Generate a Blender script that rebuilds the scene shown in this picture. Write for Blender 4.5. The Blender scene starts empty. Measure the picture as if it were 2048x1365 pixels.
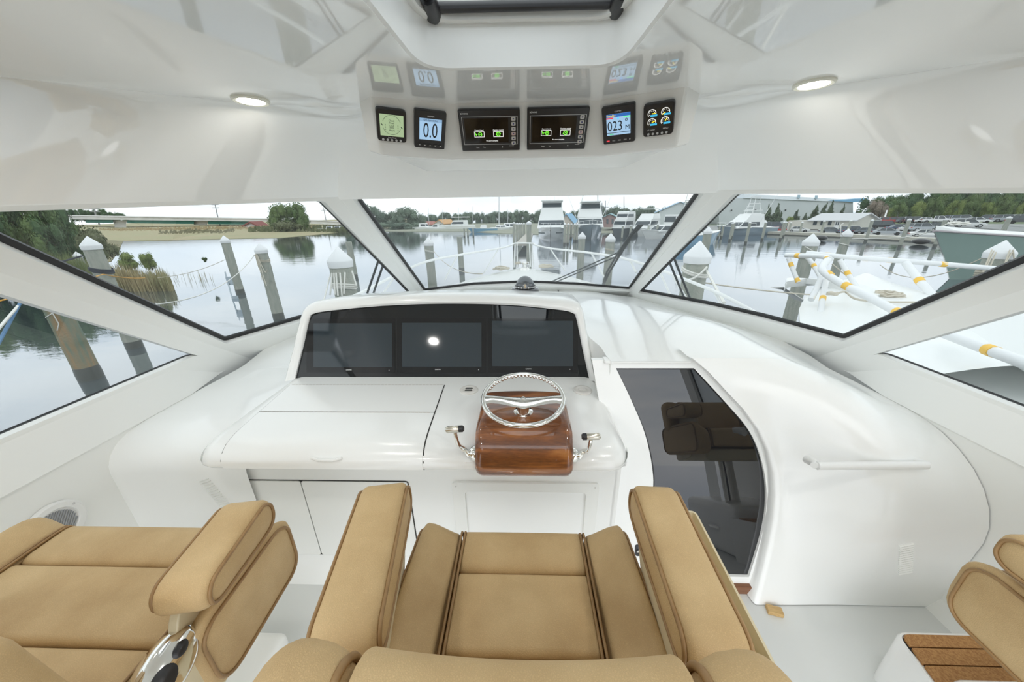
import bpy, bmesh, math, random
from mathutils import Vector as V, Matrix
random.seed(11)
sc = bpy.context.scene
COL = sc.collection
pi = math.pi
# ---------------------------------------------------------------- camera (f in pixels of a 2048x1365 frame)
FPX, H = 677.0, 1.70
PITCH, YAW, ROLL = math.radians(20.4), math.radians(2.0), math.radians(0.9)
_F = V((-math.sin(YAW)*math.cos(PITCH), math.cos(YAW)*math.cos(PITCH), -math.sin(PITCH)))
_R0 = V((math.cos(YAW), math.sin(YAW), 0)); _U0 = _R0.cross(_F)
_R = _R0*math.cos(ROLL) - _U0*math.sin(ROLL)
_U = _U0*math.cos(ROLL) + _R0*math.sin(ROLL)
EYE = V((0, 0, H))
cd = bpy.data.cameras.new('camera'); cam = bpy.data.objects.new('camera', cd); COL.objects.link(cam)
cd.sensor_fit = 'HORIZONTAL'; cd.sensor_width = 36; cd.lens = 36*FPX/2048; cd.clip_start = .02; cd.clip_end = 3000
cam.matrix_world = Matrix(((_R.x, _U.x, -_F.x, 0), (_R.y, _U.y, -_F.y, 0), (_R.z, _U.z, -_F.z, H), (0, 0, 0, 1)))
sc.camera = cam
# ---------------------------------------------------------------- world: bright overcast sky
w = bpy.data.worlds.new('overcast'); sc.world = w; w.use_nodes = True
nt = w.node_tree; nt.nodes.clear()
def nn(t, ty, **k):
    n = t.nodes.new(ty)
    for a, b in k.items():
        if a.startswith('i_'):
            n.inputs[int(a[2:]) if a[2:].isdigit() else a[2:].replace('_', ' ')].default_value = b
        else: setattr(n, a, b)
    return n
SKY = 1.0
tc = nn(nt, 'ShaderNodeTexCoord'); mp = nn(nt, 'ShaderNodeMapping'); mp.inputs['Scale'].default_value = (1.2, 1.2, 4.5)
nz = nn(nt, 'ShaderNodeTexNoise', i_Scale=2.6, i_Detail=6.0, i_Roughness=.55)
cr = nn(nt, 'ShaderNodeValToRGB'); cr.color_ramp.elements[0].position = .36; cr.color_ramp.elements[1].position = .62
cr.color_ramp.elements[0].color = (.76, .82, .88, 1); cr.color_ramp.elements[1].color = (.99, 1.0, 1.0, 1)
bg = nn(nt, 'ShaderNodeBackground', i_Strength=SKY); ow = nn(nt, 'ShaderNodeOutputWorld')
nt.links.new(tc.outputs['Generated'], mp.inputs[0]); nt.links.new(mp.outputs[0], nz.inputs['Vector'])
nt.links.new(nz.outputs[0], cr.inputs[0]); nt.links.new(cr.outputs[0], bg.inputs[0]); nt.links.new(bg.outputs[0], ow.inputs[0])
sc.view_settings.view_transform = 'Standard'; sc.view_settings.look = 'None'
sc.view_settings.gamma = 1; sc.view_settings.use_curve_mapping = False
sc.view_settings.exposure = 1.5
CABIN_LAMP = 1.0      # watts of each flush ceiling light
sc.cycles.max_bounces = 14; sc.cycles.diffuse_bounces = 10; sc.cycles.glossy_bounces = 5; sc.cycles.transparent_max_bounces = 24
sc.cycles.transmission_bounces = 8; sc.cycles.caustics_reflective = False; sc.cycles.caustics_refractive = False
# ---------------------------------------------------------------- photo pixel -> point on a plane in the place
def ray(x, y): return _F + _R*((x-1024)/FPX) + _U*((682.5-y)/FPX)
def atz(x, y, z): d = ray(x, y); return EYE + d*((z-H)/d.z)
def aty(x, y, Y): d = ray(x, y); return EYE + d*(Y/d.y)
def atx(x, y, X): d = ray(x, y); return EYE + d*(X/d.x)
def atp(x, y, p, n): d = ray(x, y); return EYE + d*((p-EYE).dot(n)/d.dot(n))
def atd(x, y, D): return EYE + ray(x, y)*D
# ---------------------------------------------------------------- materials
MAT = {}
def mat(name, col=(.8, .8, .8), rough=.4, metal=0., coat=0., spec=.5, ior=1.5, emit=None, es=1., bump=None, var=None, alpha=1.):
    if name in MAT: return MAT[name]
    m = bpy.data.materials.new(name); m.use_nodes = True; t = m.node_tree; p = t.nodes['Principled BSDF']
    p.inputs['Base Color'].default_value = (*col, 1); p.inputs['Roughness'].default_value = rough
    p.inputs['Metallic'].default_value = metal; p.inputs['Coat Weight'].default_value = coat
    p.inputs['Coat Roughness'].default_value = .03; p.inputs['Specular IOR Level'].default_value = spec; p.inputs['IOR'].default_value = ior
    p.inputs['Alpha'].default_value = alpha
    if emit: p.inputs['Emission Color'].default_value = (*emit, 1); p.inputs['Emission Strength'].default_value = es
    co = nn(t, 'ShaderNodeTexCoord')
    if var:      # (scale, colour2, detail)  blotchy colour variation
        n = nn(t, 'ShaderNodeTexNoise', i_Scale=var[0], i_Detail=var[2]); x = nn(t, 'ShaderNodeMix', data_type='RGBA')
        r = nn(t, 'ShaderNodeMapRange'); r.inputs[1].default_value = .35; r.inputs[2].default_value = .65
        x.inputs[6].default_value = (*col, 1); x.inputs[7].default_value = (*var[1], 1)
        if len(var) > 3:
            q = nn(t, 'ShaderNodeMapping'); q.inputs['Scale'].default_value = var[3]
            t.links.new(co.outputs['Object'], q.inputs[0]); t.links.new(q.outputs[0], n.inputs['Vector'])
        else: t.links.new(co.outputs['Object'], n.inputs['Vector'])
        t.links.new(n.outputs[0], r.inputs[0]); t.links.new(r.outputs[0], x.inputs[0]); t.links.new(x.outputs[2], p.inputs['Base Color'])
    if bump:     # (scale, strength, distance)
        n = nn(t, 'ShaderNodeTexNoise', i_Scale=bump[0], i_Detail=4.0); b = nn(t, 'ShaderNodeBump', i_Strength=bump[1], i_Distance=bump[2])
        t.links.new(co.outputs['Object'], n.inputs['Vector']); t.links.new(n.outputs[0], b.inputs['Height']); t.links.new(b.outputs[0], p.inputs['Normal'])
    MAT[name] = m; return m
GEL = mat('white_gelcoat', (.88, .885, .875), .22, coat=.35)
GEL2 = mat('satin_gelcoat', (.84, .845, .825), .34)
CEIL = mat('ceiling_gelcoat', (.90, .905, .895), .07, coat=1.0, spec=.6)
FLOORM = mat('floor_gelcoat', (.70, .715, .705), .38)
BLACK = mat('black_rubber', (.012, .012, .013), .45)
BPLAS = mat('black_plastic', (.018, .018, .02), .32)
BGLASS = mat('black_glass', (.006, .007, .008), .02, spec=.55, ior=1.55)
DGLASS = mat('door_glass', (.010, .011, .013), .012, spec=.6, ior=1.6)
LCD = mat('lcd_off_sheen', (.030, .040, .048), .06, spec=.6)  # blue-grey reflection painted into the colour of the dark screens
CHROME = mat('chrome', (.88, .87, .84), .07, metal=1.)
STEEL = mat('brushed_steel', (.62, .61, .58), .28, metal=1.)
CREAM = mat('cream_powder_coat', (.66, .58, .40), .4)
GREYP = mat('grey_plastic', (.55, .55, .55), .4)
WPLAS = mat('white_plastic', (.80, .80, .79), .3)
GAP = mat('painted_gap_shadow', (.03, .03, .028), .7)  # dark colour standing in for the shade inside the panel gaps
ROPE = mat('rope', (.62, .57, .47), .8, bump=(60, .6, .01))
ROPEW = mat('rope_white', (.80, .79, .74), .8)
WHITEX = mat('exterior_white', (.86, .87, .86), .3)
def leather():
    m = bpy.data.materials.new('tan_leather'); m.use_nodes = True; t = m.node_tree; p = t.nodes['Principled BSDF']
    co = nn(t, 'ShaderNodeTexCoord')
    v = nn(t, 'ShaderNodeTexVoronoi', i_Scale=360.0); v.feature = 'DISTANCE_TO_EDGE'
    wq = nn(t, 'ShaderNodeTexNoise', i_Scale=26.0, i_Detail=3.0)
    n = nn(t, 'ShaderNodeTexNoise', i_Scale=7.0, i_Detail=6.0)
    n2 = nn(t, 'ShaderNodeTexNoise', i_Scale=420.0, i_Detail=2.0)
    x = nn(t, 'ShaderNodeMix', data_type='RGBA'); x.inputs[6].default_value = (.540, .365, .175, 1); x.inputs[7].default_value = (.680, .490, .260, 1)
    x2 = nn(t, 'ShaderNodeMix', data_type='RGBA', blend_type='MULTIPLY'); x2.inputs[0].default_value = .35
    a = nn(t, 'ShaderNodeMath', operation='MULTIPLY_ADD'); a.inputs[1].default_value = .05
    mx = nn(t, 'ShaderNodeVectorMath', operation='MULTIPLY_ADD')
    mx.inputs[1].default_value = (.012, .012, .012)
    b = nn(t, 'ShaderNodeBump', i_Strength=.38, i_Distance=.0016)
    l = t.links.new
    l(co.outputs['Object'], wq.inputs['Vector']); l(wq.outputs[1], mx.inputs[0]); l(co.outputs['Object'], mx.inputs[2])
    l(mx.outputs[0], v.inputs['Vector']); l(co.outputs['Object'], n.inputs['Vector']); l(co.outputs['Object'], n2.inputs['Vector'])
    r = nn(t, 'ShaderNodeMapRange'); r.inputs[1].default_value = .3; r.inputs[2].default_value = .7
    l(n.outputs[0], r.inputs[0]); l(r.outputs[0], x.inputs[0]); l(x.outputs[2], x2.inputs[6])
    r2 = nn(t, 'ShaderNodeMapRange'); r2.inputs[1].default_value = 0; r2.inputs[2].default_value = .5; r2.inputs[3].default_value = .55
    l(v.outputs['Distance'], r2.inputs[0]); l(r2.outputs[0], x2.inputs[7])
    l(x2.outputs[2], p.inputs['Base Color']); l(v.outputs['Distance'], a.inputs[0]); l(n2.outputs[0], a.inputs[2])
    ad = nn(t, 'ShaderNodeMath', operation='ADD'); l(v.outputs['Distance'], ad.inputs[0]); l(n2.outputs[0], ad.inputs[1])
    l(ad.outputs[0], b.inputs['Height']); l(b.outputs[0], p.inputs['Normal'])
    p.inputs['Roughness'].default_value = .58; p.inputs['Specular IOR Level'].default_value = .35
    return m
LEATHER = leather()
PIPING = mat('piping_leather', (.27, .155, .06), .5, var=(30, (.33, .20, .085), 2.0))
def wood(name, c1, c2, c3, coat, scale, axis=(1.3, 9, 9), rough=.35):
    m = bpy.data.materials.new(name); m.use_nodes = True; t = m.node_tree; p = t.nodes['Principled BSDF']; l = t.links.new
    co = nn(t, 'ShaderNodeTexCoord'); q = nn(t, 'ShaderNodeMapping'); q.inputs['Scale'].default_value = axis
    n0 = nn(t, 'ShaderNodeTexNoise', i_Scale=scale*.35, i_Detail=3.0, i_Distortion=.6)
    n1 = nn(t, 'ShaderNodeTexNoise', i_Scale=scale*6, i_Detail=5.0)
    s = nn(t, 'ShaderNodeMath', operation='MULTIPLY'); s.inputs[1].default_value = 11.0
    fr = nn(t, 'ShaderNodeMath', operation='SINE'); ma = nn(t, 'ShaderNodeMapRange'); ma.inputs[1].default_value = -1
    r = nn(t, 'ShaderNodeValToRGB'); e = r.color_ramp.elements; e[0].color = (*c1, 1); e[1].color = (*c3, 1); e.new(.5).color = (*c2, 1)
    ad = nn(t, 'ShaderNodeMix', data_type='FLOAT'); ad.inputs[0].default_value = .42
    l(co.outputs['Object'], q.inputs[0]); l(q.outputs[0], n0.inputs['Vector']); l(q.outputs[0], n1.inputs['Vector'])
    l(n0.outputs[0], s.inputs[0]); l(s.outputs[0], fr.inputs[0]); l(fr.outputs[0], ma.inputs[0])
    l(ma.outputs[0], ad.inputs[2]); l(n1.outputs[0], ad.inputs[3]); l(ad.outputs[0], r.inputs[0]); l(r.outputs[0], p.inputs['Base Color'])
    p.inputs['Roughness'].default_value = rough; p.inputs['Coat Weight'].default_value = coat; p.inputs['Coat Roughness'].default_value = .02
    return m
TEAK = wood('varnished_teak', (.045, .010, .003), (.300, .095, .018), (.520, .215, .052), 1., 5.5)
TEAK2 = wood('threshold_teak', (.13, .05, .02), (.24, .10, .045), (.32, .15, .07), .1, 6.0)
CORK = mat('cork', (.50, .27, .10), .8, var=(190, (.34, .16, .055), 3.0), bump=(260, .5, .002))
PILEW = mat('weathered_piling', (.34, .37, .32), .85, var=(5, (.47, .47, .41), 6.0, (3, 3, .5)), bump=(30, .7, .02))
PILEG = mat('green_brown_piling', (.20, .26, .20), .85, var=(4, (.40, .27, .15), 6.0, (3, 3, .35)), bump=(30, .7, .02))
def glass(name, tint, refl=1.0):
    m = bpy.data.materials.new(name); m.use_nodes = True; t = m.node_tree; t.nodes.clear(); l = t.links.new
    o = nn(t, 'ShaderNodeOutputMaterial'); tr = nn(t, 'ShaderNodeBsdfTransparent'); tr.inputs[0].default_value = (*tint, 1)
    g = nn(t, 'ShaderNodeBsdfGlossy'); g.inputs['Roughness'].default_value = .0
    f = nn(t, 'ShaderNodeLayerWeight', i_Blend=.5); x = nn(t, 'ShaderNodeMixShader')
    po = nn(t, 'ShaderNodeMath', operation='POWER'); po.inputs[1].default_value = 5.0
    mu = nn(t, 'ShaderNodeMath', operation='MULTIPLY_ADD'); mu.inputs[1].default_value = .92*refl; mu.inputs[2].default_value = .035*refl
    l(f.outputs['Facing'], po.inputs[0]); l(po.outputs[0], mu.inputs[0]); l(mu.outputs[0], x.inputs[0]); l(tr.outputs[0], x.inputs[1]); l(g.outputs[0], x.inputs[2]); l(x.outputs[0], o.inputs[0])
    return m
PANE = glass('tinted_window_glass', (.665, .685, .685))
CLEAR = glass('clear_acrylic', (.93, .95, .95))
# ---------------------------------------------------------------- mesh helpers
class MB:
    def __init__(s): s.v = []; s.f = []; s.mi = []; s.cur = 0
    def add(s, vs, fs):
        o = len(s.v); s.v += [V(p) for p in vs]; s.f += [tuple(i+o for i in f) for f in fs]; s.mi += [s.cur]*len(fs); return s
    def box(s, c, d, rot=None):
        c = V(c); x, y, z = (q/2 for q in d); P = [V((a*x, b*y, e*z)) for a in (-1, 1) for b in (-1, 1) for e in (-1, 1)]
        if rot is not None: P = [rot @ p for p in P]
        return s.add([c+p for p in P], [(0, 1, 3, 2), (4, 6, 7, 5), (0, 4, 5, 1), (2, 3, 7, 6), (0, 2, 6, 4), (1, 5, 7, 3)])
    def loops(s, L, cap0=False, cap1=False, closed=True):
        n = len(L[0]); vs = [p for l in L for p in l]; fs = []
        for i in range(len(L)-1):
            for j in range(n if closed else n-1):
                k = (j+1) % n; fs.append((i*n+j, i*n+k, (i+1)*n+k, (i+1)*n+j))
        if cap0: fs.append(tuple(range(n-1, -1, -1)))
        if cap1: fs.append(tuple((len(L)-1)*n+j for j in range(n)))
        return s.add(vs, fs)
    def grid(s, rows): return s.loops(rows, closed=False)
    def tube(s, path, r, n=8, closed=False, flat=1.):
        P = [V(p) for p in path]; m = len(P); L = []; up = None
        for i in range(m):
            a = P[i-1] if (i or closed) else P[0]; b = P[(i+1) % m] if (i < m-1 or closed) else P[-1]
            t = (b-a); t = t.normalized() if t.length > 1e-9 else V((0, 0, 1))
            if up is None:
                up = V((0, 0, 1)) if abs(t.z) < .9 else V((0, 1, 0))
            u = (up - t*up.dot(t)).normalized(); up = u; q = t.cross(u)
            rr = r[i] if isinstance(r, (list, tuple)) else r
            L.append([P[i] + u*(math.cos(2*pi*k/n)*rr*flat) + q*(math.sin(2*pi*k/n)*rr) for k in range(n)])
        if closed: L.append(L[0]); return s.loops(L)
        return s.loops(L, True, True)
    def lathe(s, prof, c=(0, 0, 0), n=24, ax=None, sx=1., sy=1.):
        c = V(c); M3 = ax if ax is not None else Matrix.Identity(3)
        L = [[c + M3 @ V((r*sx*math.cos(2*pi*k/n), r*sy*math.sin(2*pi*k/n), z)) for k in range(n)] for r, z in prof]
        return s.loops(L, prof[0][0] > 1e-6, prof[-1][0] > 1e-6)
    def prism(s, poly, vec):
        v = V(vec); return s.loops([[V(p) for p in poly], [V(p)+v for p in poly]], True, True)
    def ball(s, c, r, n=12, m=8):
        r = (r, r, r) if not isinstance(r, (tuple, list)) else r; c = V(c)
        L = [[c+V((r[0]*math.sin(pi*i/m)*math.cos(2*pi*k/n), r[1]*math.sin(pi*i/m)*math.sin(2*pi*k/n), r[2]*math.cos(pi*i/m))) for k in range(n)] for i in range(1, m)]
        s.loops(L); o = len(s.v)-n*(m-1)
        s.add([c+V((0, 0, r[2])), c-V((0, 0, r[2]))], []); a = len(s.v)-2
        fs = [(a, o+k, o+(k+1) % n) for k in range(n)] + [(a+1, o+(m-2)*n+(k+1) % n, o+(m-2)*n+k) for k in range(n)]
        s.f += fs; s.mi += [s.cur]*len(fs); return s
    def mesh(s, name, mats, ang=40, ori=None):
        me = bpy.data.meshes.new(name); o = ori or V((0, 0, 0))
        me.from_pydata([tuple(p-o) for p in s.v], [], s.f)
        for m in (mats if isinstance(mats, (list, tuple)) else [mats]): me.materials.append(m)
        if isinstance(mats, (list, tuple)) and len(mats) > 1: me.polygons.foreach_set('material_index', s.mi)
        b = bmesh.new(); b.from_mesh(me); bmesh.ops.recalc_face_normals(b, faces=b.faces[:]); b.to_mesh(me); b.free()
        if ang:
            me.polygons.foreach_set('use_smooth', [True]*len(me.polygons)); me.set_sharp_from_angle(angle=math.radians(ang))
        me.update(); return me
    def build(s, name, mats, parent=None, ang=40, bevel=None, ori=None, label=None, cat=None, group=None, kind=None):
        # ori: world point used as the object's origin; parts of a thing at the world origin keep world coordinates
        o0 = V(ori) if ori is not None else V((0, 0, 0))
        o = bpy.data.objects.new(name, s.mesh(name, mats, ang, o0)); COL.objects.link(o)
        o.location = o0
        if parent is not None:
            o.parent = parent; o.location = o0 - V(parent.get('_o', (0, 0, 0)))
        if bevel:
            b = o.modifiers.new('bevel', 'BEVEL'); b.width = bevel; b.segments = 3; b.limit_method = 'ANGLE'; b.angle_limit = math.radians(35)
        tag(o, label, cat, group, kind); return o
def tag(o, label=None, cat=None, group=None, kind=None):
    if label: o['label'] = label
    if cat: o['category'] = cat
    if group: o['group'] = group
    if kind: o['kind'] = kind
    return o
def thing(name, label, cat, loc=(0, 0, 0), group=None, rz=0, kind=None):
    o = bpy.data.objects.new(name, None); COL.objects.link(o); o.location = loc; o.rotation_euler = (0, 0, rz); o.empty_display_size = .1
    return tag(o, label, cat, group, kind)
def W(o, loc):       # mark a thing whose children are built in world coordinates: its origin sits at loc
    o.location = loc; o['_o'] = tuple(loc); return o
def copy_tree(o, parent=None):
    c = o.copy(); COL.objects.link(c); c.parent = parent
    for ch in list(o.children): copy_tree(ch, c)
    return c
def lerp(a, b, t): return a+(b-a)*t
def sm(t): t = max(0., min(1., t)); return t*t*(3-2*t)
def fillet(poly, r, n=5):
    out = []; P = [V(p) for p in poly]; m = len(P)
    for i in range(m):
        a, b, c = P[i-1], P[i], P[(i+1) % m]; rr = r[i] if isinstance(r, (list, tuple)) else r
        if rr <= 0: out.append(b); continue
        d1, d2 = (a-b), (c-b); r1 = min(rr, d1.length*.49); r2 = min(rr, d2.length*.49)
        p, q = b+d1.normalized()*r1, b+d2.normalized()*r2
        for k in range(n+1):
            t = k/n; out.append(p*((1-t)**2)+b*(2*t*(1-t))+q*(t*t))
    return out
def pnormal(poly):
    n = V((0, 0, 0)); m = len(poly)
    for i in range(m): n += V(poly[i]).cross(V(poly[(i+1) % m]))
    return n.normalized()
def inset(poly, d):
    P = [V(p) for p in poly]; n = pnormal(P); m = len(P); out = []
    for i in range(m):
        e1 = (P[i]-P[i-1]); e2 = (P[(i+1) % m]-P[i])
        if e1.length < 1e-9: e1 = e2
        if e2.length < 1e-9: e2 = e1
        n1 = n.cross(e1).normalized(); n2 = n.cross(e2).normalized(); b = n1+n2; q = max(.35, b.dot(n1))
        out.append(P[i]+b*(d/q))
    return out
def resample(path, n, closed=False):
    P = [V(p) for p in path]
    if closed: P.append(P[0])
    L = [0]
    for i in range(1, len(P)): L.append(L[-1]+(P[i]-P[i-1]).length)
    out = []; m = n if closed else n-1
    for k in range(n):
        s_ = L[-1]*k/m; i = 1
        while i < len(P)-1 and L[i] < s_: i += 1
        t = (s_-L[i-1])/max(1e-9, L[i]-L[i-1]); out.append(P[i-1].lerp(P[i], t))
    return out
def spline(pts, n=6, closed=False):      # Catmull-Rom
    P = [V(p) for p in pts]; m = len(P); out = []
    for i in range(m if closed else m-1):
        if closed: a, b, c, d = P[i-1], P[i], P[(i+1) % m], P[(i+2) % m]
        else: a, b, c, d = P[max(0, i-1)], P[i], P[i+1], P[min(m-1, i+2)]
        for k in range(n):
            t = k/n
            out.append(((b*2)+(c-a)*t+(a*2-b*5+c*4-d)*t*t+(b*3-a-c*3+d)*t**3)*.5)
    if not closed: out.append(P[-1])
    return out
def sag(a, b, s_, n=14):
    a, b = V(a), V(b); return [a.lerp(b, k/n)-V((0, 0, s_*4*(k/n)*(1-k/n))) for k in range(n+1)]
def panel(outer, holes, vec, name, mats, parent=None, offs=None, **k):      # flat plate with holes, extruded by vec (or by offs(point))
    b = bmesh.new(); v = V(vec); loops = []
    for L in [outer]+holes:
        vs = [b.verts.new(V(p)) for p in L]; loops.append(vs)
        for i in range(len(vs)): b.edges.new((vs[i-1], vs[i]))
    bmesh.ops.triangle_fill(b, use_beauty=True, use_dissolve=False, edges=b.edges[:], normal=pnormal(outer))
    f0 = [tuple(v_.index for v_ in f.verts) for f in (b.verts.index_update() or b.faces)]
    n = len(b.verts); P = [q.co.copy() for q in b.verts]; b.free()
    mb = MB(); fs = list(f0)+[tuple(i+n for i in reversed(f)) for f in f0]; o = 0
    for L in [outer]+holes:
        m = len(L)
        for i in range(m): a, c = o+i, o+(i+1) % m; fs.append((a, c, c+n, a+n))
        o += m
    mb.add(P+[p+(offs(p) if offs else v) for p in P], fs)
    return mb.build(name, mats, parent, **k)
def text(s, mat_, parent, M4, size, align='CENTER', ext=.0003):
    name = 'lettering'; c = bpy.data.curves.new(name, 'FONT'); c.body = s; c.size = size; c.align_x = align; c.align_y = 'CENTER'; c.extrude = ext; c.resolution_u = 3
    tmp = bpy.data.objects.new('tmp', c); COL.objects.link(tmp); bpy.context.view_layer.update()
    me = bpy.data.meshes.new_from_object(tmp.evaluated_get(bpy.context.evaluated_depsgraph_get())); me.materials.clear(); me.materials.append(mat_)
    bpy.data.objects.remove(tmp); o = bpy.data.objects.new(name, me); COL.objects.link(o)
    if parent is not None: o.parent = parent; M4 = Matrix.Translation(-V(parent.get('_o', (0, 0, 0)))) @ M4
    o.matrix_local = M4; return o
def frame_of(c, x, n):     # 4x4 whose x axis is x, z axis is n, at c
    n = n.normalized(); x = (x-n*x.dot(n)).normalized(); y = n.cross(x)
    return Matrix(((x.x, y.x, n.x, c.x), (x.y, y.y, n.y, c.y), (x.z, y.z, n.z, c.z), (0, 0, 0, 1)))
# ================================================================ CABIN SHELL
XM = .012                                    # the cabin is symmetric about x = XM
def mir(p): p = V(p); return V((2*XM-p.x, p.y, p.z))
WN = V((0, .82, 1.38)).normalized(); WP = V((0, 3.48, .98))          # windshield plane
QB, SB, ST, QT = V((-1.10, 3.45, .98)), V((-1.87, 1.86, .98)), V((-1.76, 1.09, 1.55)), V((-1.058, 2.107, 1.797))
QN = (SB-QB).cross(ST-SB).normalized(); QN = QN if QN.x < 0 else -QN   # left quarter window plane
SN = V((-1, 0, -.11/.57)).normalized(); SN = (ST-SB).cross(V((0, 1, 0))).normalized(); SN = SN if SN.x < 0 else -SN
def on(a, b, z): t = (z-a.z)/(b.z-a.z); return a.lerp(b, t)
ZL, ZH = .74, 1.812
qb0, qt0 = on(QB, QT, ZL), on(QB, QT, ZH); sb0, st0 = on(SB, ST, ZL), on(SB, ST, 1.735)
TH = .045
def soffit(nrm, ztop):      # the head of each opening is level, its jambs and sill are square to the glass
    h_ = V((nrm.x, nrm.y, 0)).normalized(); hv = h_*(TH/h_.dot(nrm))
    return lambda p: hv if p.z > ztop else nrm*TH
def win_ring(name, hole, nrm, tint, seal_w, depth=TH, r=.03, zt_=9.):
    """one window: black seal bead set in the opening, and the pane"""
    so_ = soffit(nrm, zt_); h = fillet(hole, r, 4); out = [p+so_(p)*((depth-.016)/TH) for p in h]; back_ = [p+nrm*.018 for p in out]
    n = pnormal(h); inn = inset(out, seal_w) if True else out
    c = sum(h, V((0, 0, 0)))/len(h)
    if (inn[0]-c).length > (out[0]-c).length: inn = inset(out, -seal_w)
    up_ = (V((0, 0, 1))-nrm*nrm.z).normalized(); inn = [q+up_*(seal_w*.95) if o_.z > zt_ else q for q, o_ in zip(inn, out)]
    root = thing('window_%d' % name, None, None, kind='structure')
    mb = MB(); mb.loops([out, [p+nrm*.018 for p in out], [p+nrm*.018 for p in inn], [p+nrm*.004 for p in inn], out]); mb.build('rubber_seal', BLACK, root, ang=50)
    g = MB(); g.prism([p+nrm*.008 for p in out], nrm*.006); g.build('glass_pane', tint, root, ang=0)
    return root
# windshield
ws = [atp(x, y, WP, WN) for x, y in [(704, 397), (1409, 386), (1260, 584), (1150, 575), (1050, 571), (950, 575), (848, 587)]]
wso = [qb0, mir(qb0), mir(qt0), qt0]
panel(wso, [fillet(ws, [.02, .02, .03, 0, 0, 0, .03], 4)], WN*TH, 'trim_1', GEL2, offs=soffit(WN, 1.76), kind='structure', ang=30)
win_ring(1, ws, WN, PANE, .02, r=[.02, .02, .03, 0, 0, 0, .03], zt_=1.76)
# quarter windows
qw = [atp(x, y, SB, QN) for x, y in [(648, 402), (826, 590), (760, 605), (690, 621), (600, 645), (455, 689), (0, 491), (-100, 447), (-100, 427)]]
qro = [0.02, .03, 0, 0, 0, .02, 0, .02, .02]
qo = [qb0, qt0, st0, sb0]; ZQ = qw[-1].z-.012; QM = V((-QN.x, QN.y, QN.z)); SM = V((-SN.x, 0, SN.z))
panel(qo, [fillet(qw, qro, 4)], QN*TH, 'trim_2', GEL2, offs=soffit(QN, ZQ), kind='structure', ang=30)
win_ring(2, qw, QN, PANE, .022, r=qro, zt_=ZQ)
panel([mir(p) for p in qo], [[mir(p) for p in fillet(qw, qro, 4)]], QM*TH, 'trim_3', GEL2, offs=soffit(QM, ZQ), kind='structure', ang=30)
win_ring(3, [mir(p) for p in qw], QM, PANE, .022, r=qro, zt_=ZQ)
# side windows
s0 = atp(402, 714, SB, SN); s1 = atp(0, 588, SB, SN); dirp = (s1-s0).normalized()
s2 = s0 + dirp*((1.70-s0.z)/dirp.z); sx = lambda z: on(SB, ST, z).x
YA = -.7
sw = [s0, s2, V((sx(1.70), YA+.15, 1.70)), V((sx(.975), YA+.15, .975)), V((sx(.975), s0.y-.03, .975))]
so = [sb0, st0, V((st0.x, YA, st0.z)), V((sb0.x, YA, sb0.z))]
panel(so, [fillet(sw, .03, 4)], SN*TH, 'trim_4', GEL2, offs=soffit(SN, 1.68), kind='structure', ang=30)
win_ring(4, sw, SN, PANE, .018, zt_=1.68)
panel([mir(p) for p in so], [[mir(p) for p in fillet(sw, .03, 4)]], SM*TH, 'trim_5', GEL2, offs=soffit(SM, 1.68), kind='structure', ang=30)
win_ring(5, [mir(p) for p in sw], SM, PANE, .018, zt_=1.68)
# side walls under the windows: coaming band, ledge, lower wall
def sidewall(name, f):
    rows = []
    ys = [YA, -.4, .2, .7, 1.1, 1.4, 1.6, 1.75, 1.86, 1.95]
    for y in ys:
        dx = -.075*sm((y-1.55)/.4)
        rows.append([f((p[0]+dx, p[1], p[2])) for p in [(-1.875, y, .955), (-1.845, y, .83), (-1.835, y, .795), (-1.845, y, .785), (-1.85, y, .76), (-1.85, y, .3), (-1.84, y, .06), (-1.80, y, .0), (-1.80, y, -.05)]])
    MB().grid(rows).build(name, GEL2, kind='structure', ang=25)
sidewall('wall_left', V); sidewall('wall_right', mir)
# floor
fl = MB(); fl.box((XM, .15, -.03), (3.75, 2.5, .06)); fl.build('floor', FLOORM, kind='structure')
# ceiling: flat glossy crown, rolled edge down to the window headers, recess for the hatch
e4, e3, e2 = atp(676, 399.5, QT, (WN+V((-.4, 0, 0))).normalized()), atp(330, 412.5, SB, QN), atp(-70, 424, SB, QN)
E0 = [V((st0.x+.01, YA-.3, 1.70)), V((st0.x+.01, .5, 1.70)), e2, e3, e4]
C0 = [V(p) for p in [(-1.50, YA-.3, 2.075), (-1.50, .5, 2.075), (-1.47, 1.10, 2.085), (-.98, 1.43, 2.095), (-.67, 1.53, 2.10)]]
def full(Q):
    L = []
    for i in range(len(Q)-1):
        for k in range(7): L.append(Q[i].lerp(Q[i+1], k/7))
    L.append(Q[-1]); R = [mir(p) for p in reversed(L)]
    mid = [L[-1].lerp(R[0], k/9) for k in range(1, 9)]
    return L+mid+R
EF, CF = full(E0), full(C0); NF = len(EF)
rows = [[p+V((p.x-c.x, p.y-c.y, 0))*.10+V((0, 0, .004)) for p, c in zip(EF, CF)]]
for i in range(10):
    t = i/9; r = []
    for e, c in zip(EF, CF):
        p = e.lerp(c, t); p.z = e.z+(c.z-e.z)*(1-(1-t)**1.75); r.append(p)
    rows.append(r)
cb = MB().grid(rows)
hat = [(-.305, .60), (-.300, .85), (-.288, 1.105), (-.246, 1.165), (.246, 1.178), (.283, 1.115), (.296, .85), (.30, .60), (.26, .52), (-.26, .52)]
hz = 2.10
hl = fillet([V((x, y, hz)) for x, y in hat], [0, .1, .05, .05, .05, .05, .1, 0, .04, .04], 4)
hl = [p for i, p in enumerate(hl) if (p-hl[i-1]).length > 1e-5]
b = bmesh.new()
for L in [CF, hl]:
    vs = [b.verts.new(p) for p in L]
    for i in range(len(vs)): b.edges.new((vs[i-1], vs[i]))
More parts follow.
